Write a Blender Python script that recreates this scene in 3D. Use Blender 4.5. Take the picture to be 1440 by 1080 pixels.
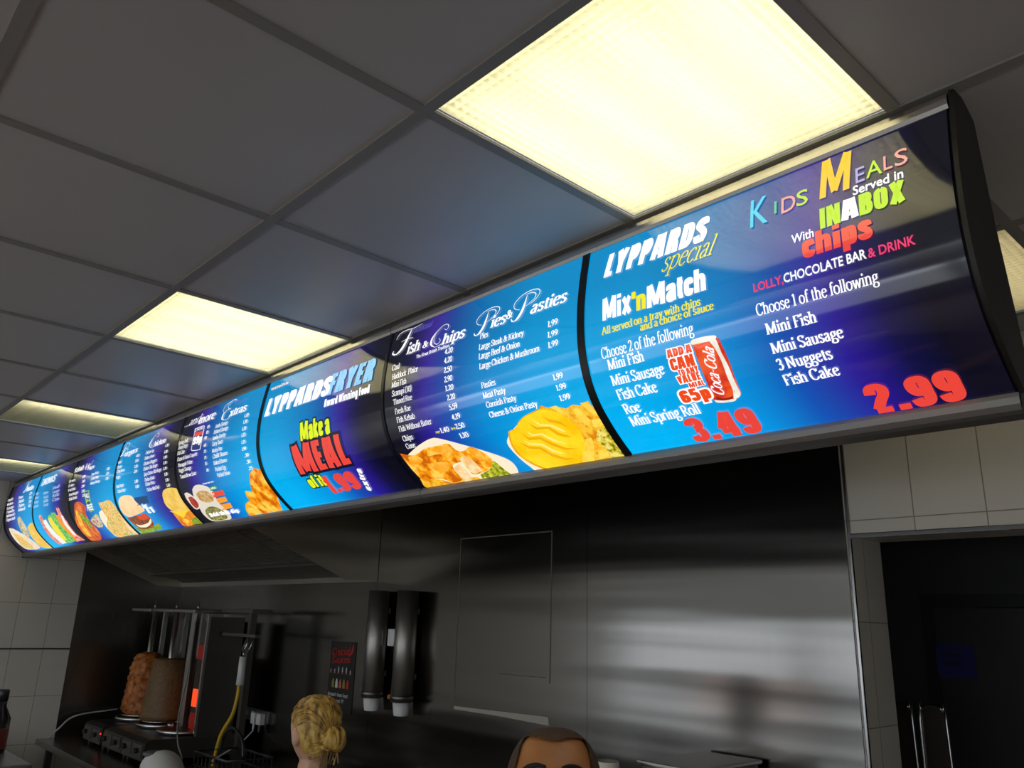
import bpy, bmesh, math, random
from mathutils import Vector, Matrix, noise
random.seed(7)
for _o in list(bpy.data.objects): bpy.data.objects.remove(_o)
SC = bpy.context.scene
COL = SC.collection
R = math.radians

# ------------------------------------------------------------------ camera
CEIL = 2.75
CAMZ = 1.856
cam_data = bpy.data.cameras.new('camera')
cam_data.sensor_width = 36.0
cam_data.lens = 1134.4 / 1440 * 36.0
cam_data.clip_start = .02
cam = bpy.data.objects.new('camera', cam_data); COL.objects.link(cam)
YAW, PITCH, ROLL = 0.83218, 0.28655, -0.029906
_M = (Matrix.Rotation(YAW, 3, 'Z') @ Matrix.Rotation(PITCH, 3, 'X') @ Matrix.Rotation(ROLL, 3, 'Y'))
_r, _f, _u = _M.col[0], _M.col[1], _M.col[2]
cam.matrix_world = Matrix(((_r.x, _u.x, -_f.x, 0), (_r.y, _u.y, -_f.y, 0), (_r.z, _u.z, -_f.z, CAMZ), (0, 0, 0, 1)))
SC.camera = cam

# ------------------------------------------------------------------ exposure, sky
SC.view_settings.view_transform = 'Standard'
SC.view_settings.look = 'None'
SC.view_settings.exposure = 0.0
SC.view_settings.gamma = 1.0
SC.cycles.max_bounces = 8
SC.cycles.diffuse_bounces = 4
SC.cycles.glossy_bounces = 4
SC.cycles.sample_clamp_indirect = 6.0
world = bpy.data.worlds.new('sky'); SC.world = world
world.use_nodes = True
_bg = world.node_tree.nodes['Background']
_bg.inputs[0].default_value = (0.84, 0.91, 1.0, 1)     # overcast daylight outside the shop front
_bg.inputs[1].default_value = 2.8

# ------------------------------------------------------------------ helpers
LOC = {}
def tag(o, label=None, cat=None, group=None, kind=None):
    if label: o['label'] = label
    if cat: o['category'] = cat
    if group: o['group'] = group
    if kind: o['kind'] = kind
    return o
def thing(name, label, cat, loc, group=None):
    o = bpy.data.objects.new(name, None); COL.objects.link(o)
    o.empty_display_size = .1
    o.location = loc; LOC[o.name] = Vector(loc)
    return tag(o, label, cat, group)

class MB:
    """collects shapes in world coordinates; build() links them as ONE mesh object"""
    def __init__(s): s.bm = bmesh.new()
    def _face(s, vs, m, smooth=False):
        try: f = s.bm.faces.new(vs)
        except ValueError: return None
        f.material_index = m; f.smooth = smooth
        return f
    def box(s, a, b, m=0, bevel=0):
        x0, y0, z0 = (min(a[i], b[i]) for i in range(3)); x1, y1, z1 = (max(a[i], b[i]) for i in range(3))
        v = [s.bm.verts.new(p) for p in ((x0,y0,z0),(x1,y0,z0),(x1,y1,z0),(x0,y1,z0),(x0,y0,z1),(x1,y0,z1),(x1,y1,z1),(x0,y1,z1))]
        fs = [s._face([v[i] for i in q], m) for q in ((0,3,2,1),(4,5,6,7),(0,1,5,4),(1,2,6,5),(2,3,7,6),(3,0,4,7))]
        if bevel:
            es = list({e for f in fs for e in f.edges})
            r = bmesh.ops.bevel(s.bm, geom=es, offset=bevel, segments=2, profile=.6, affect='EDGES')
            for f in r['faces']: f.material_index = m
        return s
    def quad(s, pts, m=0):
        s._face([s.bm.verts.new(p) for p in pts], m); return s
    def tube(s, pts, r, n=10, m=0, closed=False, caps=True):
        pts = [Vector(p) for p in pts]
        rs = r if isinstance(r, (list, tuple)) else [r] * len(pts)
        rings = []; prev = None
        for i, p in enumerate(pts):
            a = pts[(i-1) % len(pts)] if (closed or i) else p
            b = pts[(i+1) % len(pts)] if (closed or i < len(pts)-1) else p
            t = (b - a).normalized()
            if prev is None:
                h = Vector((0,0,1)) if abs(t.z) < .9 else Vector((1,0,0))
                x = t.cross(h).normalized()
            else:
                x = (prev - t * prev.dot(t)).normalized()
            prev = x; y = t.cross(x)
            rings.append([s.bm.verts.new(p + (x*math.cos(2*math.pi*k/n) + y*math.sin(2*math.pi*k/n)) * rs[i]) for k in range(n)])
        m_ = len(rings)
        for i in range(m_ if closed else m_-1):
            A, B = rings[i], rings[(i+1) % m_]
            for k in range(n): s._face([A[k], A[(k+1)%n], B[(k+1)%n], B[k]], m, True)
        if caps and not closed:
            s._face(list(reversed(rings[0])), m); s._face(rings[-1], m)
        return s
    def lathe(s, prof, c, n=24, m=0, jit=0):
        rings = []
        for (r, z) in prof:
            ring = []
            for k in range(n):
                a = 2*math.pi*k/n
                q = Vector((c[0]+r*math.cos(a), c[1]+r*math.sin(a), c[2]+z))
                if jit:
                    d = noise.noise(q*38)*jit + noise.noise(q*90)*jit*.6
                    q += Vector((math.cos(a), math.sin(a), 0))*d
                ring.append(s.bm.verts.new(q))
            rings.append(ring)
        for A, B in zip(rings, rings[1:]):
            for k in range(n): s._face([A[k], A[(k+1)%n], B[(k+1)%n], B[k]], m, True)
        s._face(list(reversed(rings[0])), m); s._face(rings[-1], m)
        return s
    def prism(s, poly, axis, a, b, m=0):
        """polygon in the two other axes, extruded along axis 0/1/2"""
        def P(q, w):
            r = [0,0,0]; o = [i for i in range(3) if i != axis]
            r[axis] = w; r[o[0]] = q[0]; r[o[1]] = q[1]; return r
        A = [s.bm.verts.new(P(q, a)) for q in poly]; B = [s.bm.verts.new(P(q, b)) for q in poly]
        s._face(A, m); s._face(list(reversed(B)), m)
        for i in range(len(poly)):
            j = (i+1) % len(poly); s._face([A[i], B[i], B[j], A[j]], m)
        return s
    def ball(s, c, r, m=0, u=16, v=10):
        r = r if isinstance(r, (tuple, list)) else (r, r, r)
        res = bmesh.ops.create_uvsphere(s.bm, u_segments=u, v_segments=v, radius=1)
        for w in res['verts']: w.co = Vector((c[0]+w.co.x*r[0], c[1]+w.co.y*r[1], c[2]+w.co.z*r[2]))
        for f in {f for w in res['verts'] for f in w.link_faces}: f.smooth = True; f.material_index = m
        return s
    def build(s, name, mats, parent=None, fix=True):
        if fix: bmesh.ops.recalc_face_normals(s.bm, faces=s.bm.faces)
        me = bpy.data.meshes.new(name)
        root = parent
        while root is not None and root.parent is not None: root = root.parent
        off = LOC.get(root.name, Vector((0,0,0))) if root is not None else Vector((0,0,0))
        if parent is None:
            # origin at the base of the mesh
            if s.bm.verts:
                xs = [v.co for v in s.bm.verts]
                off = Vector((sum(v.x for v in xs)/len(xs), sum(v.y for v in xs)/len(xs), min(v.z for v in xs)))
        for v in s.bm.verts: v.co -= off
        s.bm.to_mesh(me); s.bm.free()
        for m in (mats if isinstance(mats, (list, tuple)) else [mats]): me.materials.append(m)
        o = bpy.data.objects.new(name, me); COL.objects.link(o)
        if parent is not None: o.parent = parent
        else: o.location = off; LOC[o.name] = off
        return o
def struct(mb, name, mats):
    o = mb.build(name, mats); o['kind'] = 'structure'; return o

# ------------------------------------------------------------------ materials
def mat(name, col=(.5,.5,.5), rough=.5, metal=0, spec=.5, emit=None, strength=0, ior=1.5):
    m = bpy.data.materials.new(name); m.use_nodes = True
    b = m.node_tree.nodes['Principled BSDF']
    b.inputs['Base Color'].default_value = (*col, 1)
    b.inputs['Roughness'].default_value = rough
    b.inputs['Metallic'].default_value = metal
    b.inputs['Specular IOR Level'].default_value = spec
    b.inputs['IOR'].default_value = ior
    if emit:
        b.inputs['Emission Color'].default_value = (*emit, 1); b.inputs['Emission Strength'].default_value = strength
    return m
def nd(m, t, **kw):
    n = m.node_tree.nodes.new(t)
    for k, v in kw.items(): setattr(n, k, v)
    return n
def lk(m, a, b): m.node_tree.links.new(a, b)
def bsdf(m): return m.node_tree.nodes['Principled BSDF']
def coords(m, scale=(1,1,1), loc=(0,0,0), swiz=None):
    """world position (all meshes are unrotated), optionally swizzled"""
    g = nd(m, 'ShaderNodeNewGeometry')
    src = g.outputs['Position']
    if swiz:
        sp = nd(m, 'ShaderNodeSeparateXYZ'); cb = nd(m, 'ShaderNodeCombineXYZ'); lk(m, src, sp.inputs[0])
        for i, c in enumerate(swiz):
            if c in 'XYZ': lk(m, sp.outputs[c], cb.inputs[i])
        src = cb.outputs[0]
    mp = nd(m, 'ShaderNodeMapping'); lk(m, src, mp.inputs[0])
    mp.inputs['Location'].default_value = loc; mp.inputs['Scale'].default_value = scale
    return mp.outputs[0]
def ramp(m, fac, stops):
    r = nd(m, 'ShaderNodeValToRGB'); lk(m, fac, r.inputs[0])
    e = r.color_ramp.elements
    e[0].position, e[0].color = stops[0][0], (*stops[0][1], 1)
    e[1].position, e[1].color = stops[-1][0], (*stops[-1][1], 1)
    for p, c in stops[1:-1]:
        n = e.new(p); n.color = (*c, 1)
    return r.outputs[0]
def noise_tex(m, vec, scale, detail=3, rough=.5):
    n = nd(m, 'ShaderNodeTexNoise'); lk(m, vec, n.inputs['Vector'])
    n.inputs['Scale'].default_value = scale; n.inputs['Detail'].default_value = detail; n.inputs['Roughness'].default_value = rough
    return n.outputs['Fac']
def bump(m, h, strength=.2, dist=.01):
    b = nd(m, 'ShaderNodeBump'); lk(m, h, b.inputs['Height'])
    b.inputs['Strength'].default_value = strength; b.inputs['Distance'].default_value = dist
    lk(m, b.outputs[0], bsdf(m).inputs['Normal']); return b

def tile_mat(name, swiz, ox, oz, col=(.66,.63,.56)):
    m = mat(name, col, .28)
    v = coords(m, loc=(-ox, -oz, 0), swiz=swiz)
    br = nd(m, 'ShaderNodeTexBrick'); lk(m, v, br.inputs['Vector'])
    br.offset = 0; br.squash = 1
    br.inputs['Scale'].default_value = 1
    br.inputs['Brick Width'].default_value = .2125; br.inputs['Row Height'].default_value = .325
    br.inputs['Mortar Size'].default_value = .0022; br.inputs['Mortar Smooth'].default_value = .3
    br.inputs['Color1'].default_value = (*col, 1); br.inputs['Color2'].default_value = (col[0]*.95, col[1]*.95, col[2]*.94, 1)
    br.inputs['Mortar'].default_value = (.30,.26,.20,1)
    lk(m, br.outputs['Color'], bsdf(m).inputs['Base Color'])
    inv = nd(m, 'ShaderNodeMath', operation='SUBTRACT'); inv.inputs[0].default_value = 1; lk(m, br.outputs['Fac'], inv.inputs[1])
    bump(m, inv.outputs[0], .35, .002)
    return m
M = {}
M['tile_back'] = tile_mat('glazed_tile_back', 'XZ-', -1.037, 2.216)
M['tile_side'] = tile_mat('glazed_tile_side', 'YZ-', 1.513, 1.888)
def steel(name, base, rough, wave=.0, swiz='XZ-', aniso=True):
    m = mat(name, base, rough, 1.0)
    g = coords(m, swiz=swiz)
    # fine vertical brushing in the roughness and broad buckling of the sheet
    mp = nd(m, 'ShaderNodeMapping'); lk(m, g, mp.inputs[0]); mp.inputs['Scale'].default_value = (160, 2.5, 1)
    n1 = noise_tex(m, mp.outputs[0], 1, 4)
    mr = nd(m, 'ShaderNodeMapRange'); lk(m, n1, mr.inputs[0])
    mr.inputs['To Min'].default_value = rough*.9; mr.inputs['To Max'].default_value = rough*1.12
    lk(m, mr.outputs[0], bsdf(m).inputs['Roughness'])
    if wave:
        mp2 = nd(m, 'ShaderNodeMapping'); lk(m, g, mp2.inputs[0]); mp2.inputs['Scale'].default_value = (.22, 3.6, 1)
        n2 = noise_tex(m, mp2.outputs[0], 1, 2, .45)
        bump(m, n2, 1.0, wave)
    return m
M['sheet'] = steel('brushed_steel_sheet', (.175,.168,.157), .17, .012)
M['sheet_side'] = steel('brushed_steel_side_sheet', (.26,.25,.235), .26, .01, 'YZ-')
M['hood'] = steel('hood_steel', (.62,.56,.46), .34, .012, 'YZ-')
M['tube_steel'] = mat('brushed_tube_steel', (.36,.34,.31), .42, 1)
M['steel'] = mat('polished_steel', (.62,.61,.59), .27, 1)
M['dull_steel'] = mat('dull_steel', (.17,.165,.155), .38, 1)
M['dark_steel'] = mat('sooty_steel', (.17,.16,.145), .45, .7)
M['filter'] = mat('filter_steel', (.40,.37,.32), .42, .8)
M['black'] = mat('black_plastic', (.012,.012,.012), .4)
M['white_plastic'] = mat('white_plastic', (.75,.75,.73), .35)
M['grey_plastic'] = mat('grey_plastic', (.14,.14,.14), .4)
M['alu'] = mat('anodised_aluminium', (.58,.56,.53), .27, 1)
M['chrome'] = mat('chrome_trim', (.30,.295,.285), .22, 1)

# vinyl faced ceiling tile
m = mat('vinyl_ceiling_tile', (.60,.585,.57), .36, 0, .45)
g = coords(m)
n = noise_tex(m, g, 260, 2); bump(m, n, .05, .002)
n = noise_tex(m, g, 1.7, 3); lk(m, ramp(m, n, [(.3,(.57,.555,.54)),(.7,(.63,.615,.60))]), bsdf(m).inputs['Base Color'])
M['ceil_tile'] = m
M['tbar'] = mat('ceiling_grid_bar', (.33,.32,.29), .45)

# diffuser sheet with small prisms : transmits the light of the tubes above it
m = bpy.data.materials.new('prismatic_diffuser'); m.use_nodes = True
nt = m.node_tree; nt.nodes.clear()
out = nd(m, 'ShaderNodeOutputMaterial'); tr = nd(m, 'ShaderNodeBsdfTranslucent'); gl = nd(m, 'ShaderNodeBsdfGlossy'); mx = nd(m, 'ShaderNodeMixShader')
df = nd(m, 'ShaderNodeBsdfDiffuse'); mx2 = nd(m, 'ShaderNodeMixShader')
tr.inputs[0].default_value = (1.0, .94, .66, 1); df.inputs[0].default_value = (.8, .76, .6, 1)
gl.inputs['Roughness'].default_value = .3
g = coords(m, (52, 52, 1))
vo = nd(m, 'ShaderNodeTexVoronoi', feature='F1', distance='EUCLIDEAN'); lk(m, g, vo.inputs['Vector']); vo.inputs['Randomness'].default_value = 0; vo.inputs['Scale'].default_value = 1.0
bp = nd(m, 'ShaderNodeBump'); lk(m, vo.outputs['Distance'], bp.inputs['Height']); bp.inputs['Strength'].default_value = 1; bp.inputs['Distance'].default_value = .014
for q in (tr, gl): lk(m, bp.outputs[0], q.inputs['Normal'])
mx2.inputs[0].default_value = .2; lk(m, tr.outputs[0], mx2.inputs[1]); lk(m, df.outputs[0], mx2.inputs[2])
mx.inputs[0].default_value = .04; lk(m, mx2.outputs[0], mx.inputs[1]); lk(m, gl.outputs[0], mx.inputs[2]); lk(m, mx.outputs[0], out.inputs[0])
M['diffuser'] = m
M['tube_on'] = mat('fluorescent_tube', (.9,.9,.85), .4, emit=(1,.96,.80), strength=6.8)
M['tube_low'] = mat('fluorescent_tube_dim', (.9,.9,.85), .4, emit=(1,.88,.66), strength=2.2)
M['tube_off'] = mat('fluorescent_tube_unlit', (.85,.85,.82), .4)
M['housing'] = mat('white_enamel', (.85,.85,.82), .4)

# ---------------- backlit prints (light boxes)
def printm(name, col, s=1.0, col2=None, scale=60, col3=None):
    m = mat(name, (.01,.01,.01), .09, 0, .5, emit=col, strength=s, ior=1.8)
    if col2:
        n = noise_tex(m, coords(m), scale, 4, .6)
        st = [(.40, col), (.60, col2)] if not col3 else [(.38, col), (.5, col2), (.60, col3)]
        lk(m, ramp(m, n, st), bsdf(m).inputs['Emission Color'])
    return m
P = {}
def pc(k, *a, **kw): P[k] = printm('print_' + k, *a, **kw)
pc('white', (1,1,1), 1.05); pc('palewhite', (.45,.6,.8)); pc('cream', (1,.86,.62)); pc('yellow', (.95,.85,.02)); pc('limeyellow', (.75,.9,.02))
pc('red', (.84,.06,.042)); pc('orangered', (.88,.07,.01)); pc('pink', (.85,.05,.16)); pc('lime', (.50,.78,.02)); pc('lime2', (.25,.62,.03))
pc('cyan', (.03,.62,.85)); pc('green', (.07,.55,.28)); pc('salmon', (.86,.36,.30)); pc('amber', (.95,.58,.02)); pc('lilac', (.42,.38,.72))
pc('paleblue', (.14,.50,.86)); pc('dimviolet', (.14,.13,.55)); pc('navy', (.02,.03,.16)); pc('navydark', (.01,.06,.18)); pc('ink', (.004,.005,.02)); pc('outline', (.8,.82,.9))
pc('canred', (.62,.02,.008), col2=(.88,.10,.02), scale=22); pc('cansilver', (.85,.80,.66), col2=(.95,.92,.85), scale=30); pc('candark', (.28,.015,.01))
pc('batter', (.62,.12,.002), col2=(1,.36,.006), col3=(1,.66,.09), scale=21); pc('fishwhite', (1,.80,.45), col2=(.95,.55,.18), scale=40)
pc('chips', (.78,.24,.004), col2=(1,.62,.04), col3=(1,.40,.01), scale=26); pc('chipslice', (1,.74,.10), col2=(1,.62,.05), scale=40)
pc('peas', (.10,.16,.004), col2=(.42,.46,.02), col3=(.75,.66,.10), scale=70); pc('peas2', (.16,.15,.004), col2=(.62,.50,.02), col3=(.95,.78,.20), scale=75)
pc('pie', (1,.58,.002), col2=(1,.76,.02), scale=11); pc('pierim', (.80,.34,.002), col2=(.95,.50,.01), scale=30); pc('piehigh', (1,.86,.22)); pc('batterhigh', (1,.36,.01), col2=(1,.60,.09), scale=24)
pc('pieshade', (.92,.43,.003))
pc('dipwhite', (.80,.72,.60)); pc('dipbrown', (.45,.22,.05), col2=(.75,.52,.25), scale=60); pc('dipgreen', (.08,.09,.02), col2=(.45,.42,.14), scale=90); pc('dipred', (.30,.02,.02), col2=(.5,.06,.04))
pc('boxgreen', (.01,.30,.07)); pc('boxred', (.85,.08,.04)); pc('boxorange', (.95,.36,.03))
pc('bunpale', (.95,.62,.30), col2=(1,.74,.44), scale=14); pc('bungold', (.85,.50,.06), col2=(.95,.66,.16), scale=22); pc('cheese', (1,.68,.04)); pc('patty', (.75,.20,.01), col2=(.9,.34,.02), scale=30)
pc('lettuce', (.08,.20,.01), col2=(.40,.52,.04), scale=60); pc('burgerfill', (.10,.03,.01), col2=(.45,.10,.03), scale=40); pc('redsauce', (.72,.07,.02))
pc('kebabred', (.55,.06,.01), col2=(.85,.24,.05), scale=30); pc('saladmix', (.5,.05,.03), col2=(.85,.75,.6), col3=(.2,.35,.05), scale=45); pc('wrapfill', (.75,.30,.03), col2=(1,.72,.30), col3=(.45,.42,.03), scale=50)
pc('bottlered', (.75,.06,.03), col2=(.95,.5,.4), scale=60); pc('bottlewhite', (.9,.9,.85)); pc('bottlegreen', (.03,.35,.05), col2=(.3,.75,.2), scale=50); pc('bottleyellow', (.95,.75,.05)); pc('orange', (.95,.32,.02)); pc('naan', (.75,.62,.40), col2=(.95,.86,.65), scale=30)
# printed background: cyan at the middle of each pair of panels, violet then near black at its ends
m = mat('print_background', (.01,.01,.01), .09, 0, .5, emit=(0,.3,.7), strength=1, ior=1.8)
tc = nd(m, 'ShaderNodeTexCoord'); sp = nd(m, 'ShaderNodeSeparateXYZ'); lk(m, tc.outputs['Object'], sp.inputs[0])
ab = nd(m, 'ShaderNodeMath', operation='ABSOLUTE'); lk(m, sp.outputs['X'], ab.inputs[0])
nz = noise_tex(m, tc.outputs['Object'], 1.6, 2)
ad = nd(m, 'ShaderNodeMath', operation='MULTIPLY_ADD'); lk(m, nz, ad.inputs[0]); ad.inputs[1].default_value = .22; lk(m, ab.outputs[0], ad.inputs[2])
hi = ramp(m, ad.outputs[0], [(.28,(0,.25,.56)),(.46,(0,.17,.44)),(.60,(.008,.06,.30)),(.68,(.040,.018,.28)),(.77,(.008,.006,.06)),(.85,(.003,.003,.010))])
lo = ramp(m, ad.outputs[0], [(.22,(0,.48,.95)),(.46,(0,.30,.76)),(.60,(.004,.09,.48)),(.71,(.02,.008,.30)),(.80,(.004,.004,.06)),(.88,(.002,.002,.010))])
mr = nd(m, 'ShaderNodeMapRange'); lk(m, sp.outputs['Z'], mr.inputs[0]); mr.inputs['From Min'].default_value = .40; mr.inputs['From Max'].default_value = .02
mxc = nd(m, 'ShaderNodeMix', data_type='RGBA'); lk(m, mr.outputs[0], mxc.inputs[0]); lk(m, hi, mxc.inputs[6]); lk(m, lo, mxc.inputs[7])
lk(m, mxc.outputs[2], bsdf(m).inputs['Emission Color'])
P['background'] = m
# ------------------------------------------------------------------ lettering
# pen-stroke roman letters: width | strokes.  '-' straight, '~' smooth, 's' x,y,halfwidth serif, '.' dot
_SER = '''
a 44|~9,38 16,47 25,48 32,41 32,28|-32,40 32,6|~32,6 35,1 41,3|~32,28 16,24 7,13 12,2 20,0 32,9
b 50|-10,72 10,2|~10,36 20,47 32,47 43,36 43,12 34,1 22,0 10,8|s6,72,5
c 42|~37,38 30,47 20,47 8,36 7,14 16,1 27,0 38,9
d 50|-40,72 40,2|~40,38 30,47 18,47 7,36 7,12 16,1 28,0 40,9|s36,72,5|s44,1,5
e 43|-8,28 37,28|~37,28 35,42 24,48 13,44 7,30 8,12 18,0 28,0 38,9
f 30|~32,66 25,72 16,66 14,50|-14,55 14,0|s14,0,8|-4,47 27,47
g 46|~34,44 24,48 12,42 10,30 16,20 26,20 35,28 34,42|-34,44 44,47|~16,20 9,12 14,5 30,4 41,-4 38,-17 22,-22 7,-16 8,-5 14,2
h 52|-11,72 11,0|~11,34 22,47 33,46 40,36|-40,38 40,0|s11,0|s40,0|s7,72,5
i 24|-12,48 12,0|s12,0|s8,48,5|.12,66
j 24|-13,48 13,-10|~13,-10 10,-20 0,-22|s9,48,5|.13,66
k 50|-11,72 11,0|-38,47 11,20|-20,27 41,0|s11,0|s40,0,8|s37,47,8|s7,72,5
l 24|-12,72 12,0|s12,0|s8,72,5
m 78|-11,48 11,0|~11,34 21,47 31,46 38,36|-38,38 38,0|~38,34 48,47 58,46 65,36|-65,38 65,0|s11,0|s38,0|s65,0|s7,48,5
n 52|-11,48 11,0|~11,34 22,47 33,46 40,36|-40,38 40,0|s11,0|s40,0|s7,48,5
o 48|~24,48 9,40 7,14 24,0 40,10 41,36 24,48
p 50|-11,48 11,-22|~11,36 20,47 32,47 43,36 43,12 34,1 22,0 11,8|s11,-22|s7,48,5
q 50|-40,48 40,-22|~40,38 30,47 18,47 7,36 7,12 16,1 28,0 40,9|s40,-22
r 36|-11,48 11,0|~11,34 19,45 27,48 33,44|s11,0|s7,48,5
s 38|~32,38 26,47 15,48 8,40 13,29 26,22 33,12 26,1 14,0 6,9
t 30|-14,62 14,10|~14,10 17,1 27,4|-4,47 27,47
u 52|-11,48 11,14|~11,14 15,2 26,1 40,12|-40,48 40,0|s7,48,5|s36,48,5|s44,0,5
v 46|-7,48 23,0|-23,0 40,48|s7,48|s39,48,7
w 68|-6,48 20,0|-20,0 34,46|-34,46 48,0|-48,0 62,48|s6,48|s62,48,6
x 46|-8,48 38,0|-8,0 38,48|s8,48|s38,48,7|s8,0,7|s38,0
y 46|-7,48 24,2|-40,48 20,-14|~20,-14 14,-22 5,-20|s7,48|s39,48,7
z 42|-7,47 36,47|-36,47 6,1|-6,1 37,1
A 66|-33,70 60,0|-33,70 6,0|-17,26 49,26|s6,0|s60,0
B 58|-14,70 14,0|~14,69 36,69 46,55 38,38 14,37|~14,37 40,37 51,20 40,1 14,1|s9,70,7|s9,0,7
C 62|~55,52 46,66 32,70 14,60 7,35 14,9 32,0 46,4 56,16|-56,54 56,69
D 66|-14,70 14,0|~14,69 38,68 58,50 58,20 38,2 14,1|s9,70,7|s9,0,7
E 56|-14,70 14,0|-8,69 50,69|-14,36 38,36|-8,1 52,1|-50,69 50,55|-52,1 52,15
F 52|-14,70 14,0|-8,69 48,69|-14,36 36,36|-48,69 48,55|s14,0,9
G 66|~55,54 46,66 32,70 14,60 7,35 14,9 32,0 46,4 56,14|-56,54 56,69|-56,28 56,4|s54,28,9
H 70|-15,70 15,0|-55,70 55,0|-15,36 55,36|s15,70|s15,0|s55,70|s55,0
I 28|-14,70 14,0|s14,70|s14,0
J 36|-22,70 22,8|~22,8 16,-2 4,0|s22,70
K 66|-14,70 14,0|-54,70 14,32|-26,40 58,0|s14,70|s14,0|s54,70,8|s58,0,8
L 54|-14,70 14,0|-8,1 50,1|-50,1 50,16|s14,70,9
M 86|-14,70 12,0|-14,70 42,2|-42,2 70,70|-70,70 72,0|s12,0|s72,0,9|s10,70,6|s74,70,6
N 72|-14,70 14,0|-14,70 56,0|-56,70 56,0|s14,0|s10,70,6|s56,70
O 68|~34,70 12,58 8,30 18,6 34,0 56,12 60,40 50,64 34,70
P 56|-14,70 14,0|~14,69 38,69 50,54 42,36 14,34|s9,70,7|s14,0,9
Q 68|~34,70 12,58 8,30 18,6 34,0 56,12 60,40 50,64 34,70|-38,8 60,-12
R 62|-14,70 14,0|~14,69 36,69 47,54 38,37 14,36|-28,36 56,0|s9,70,7|s14,0|s57,0,7
S 50|~43,54 36,67 22,70 9,60 12,44 30,34 43,20 36,4 20,0 7,14|-43,54 43,69|-7,15 7,1
T 60|-30,70 30,0|-6,69 54,69|-6,69 6,54|-54,69 54,54|s30,0,9
U 68|-14,70 14,20|~14,20 20,3 36,0 54,14|-54,70 54,14|s14,70|s54,70
V 66|-7,70 34,0|-34,0 58,70|s8,70|s57,70
W 94|-6,70 28,0|-28,0 46,66|-46,66 66,0|-66,0 86,70|s7,70|s86,70
X 64|-8,70 54,0|-8,0 54,70|s8,70|s54,70|s8,0|s54,0
Y 62|-8,70 31,34|-31,34 55,70|-31,36 31,0|s31,0|s8,70|s54,70
Z 58|-8,69 50,69|-50,69 7,1|-7,1 52,1|-52,1 52,14
0 48|~24,68 9,54 8,20 24,0 39,14 40,48 24,68
1 34|-18,68 18,0|-6,58 18,68|s18,0,10
2 46|~8,52 14,66 26,68 37,56 34,40 20,20 7,2|-7,2 41,2|-41,2 42,12
3 46|~8,56 18,68 30,67 37,54 31,40 18,36|~18,36 34,34 40,18 30,2 16,0 7,8
4 48|-32,68 32,0|-32,68 6,20|-6,20 43,20|s32,0
5 46|-12,66 38,67|-12,66 10,38|~10,38 24,42 37,34 39,16 28,1 16,0 6,8
6 46|~36,62 24,60 11,42 8,18 18,1 30,1 39,18 32,36 18,36 9,24
7 44|-6,66 40,66|-40,66 16,0
8 46|~23,68 10,58 13,44 30,32 38,16 24,0 9,14 16,32 34,46 35,58 23,68
9 46|~10,6 22,8 35,26 38,50 28,67 16,67 7,50 14,32 28,32 37,44
& 68|~56,40 48,16 32,0 14,2 8,18 20,34 36,46 36,62 26,70 17,62 20,48 40,18 62,2|s56,42,8
( 26|~20,76 9,58 8,14 20,-12
) 26|~6,76 17,58 18,14 6,-12
. 20|.10,4
, 20|.10,4|-12,2 6,-12
' 18|-10,72 8,56
! 22|-11,70 11,18|.11,4
/ 34|-30,74 4,-8
: 20|.10,6|.10,40
- 32|-6,26 26,26
? 40|~8,56 16,68 30,66 34,52 22,38 20,20|.20,4
'''
GLY = {}
for _ln in _SER.strip().split('\n'):
    k = _ln[0]; w, *st = _ln[2:].split('|')
    L = []
    for q in st:
        pts = [tuple(float(a) for a in t.split(',')) for t in q[1:].split()]
        L.append((q[0], pts))
    GLY[k] = (float(w), L)
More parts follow.
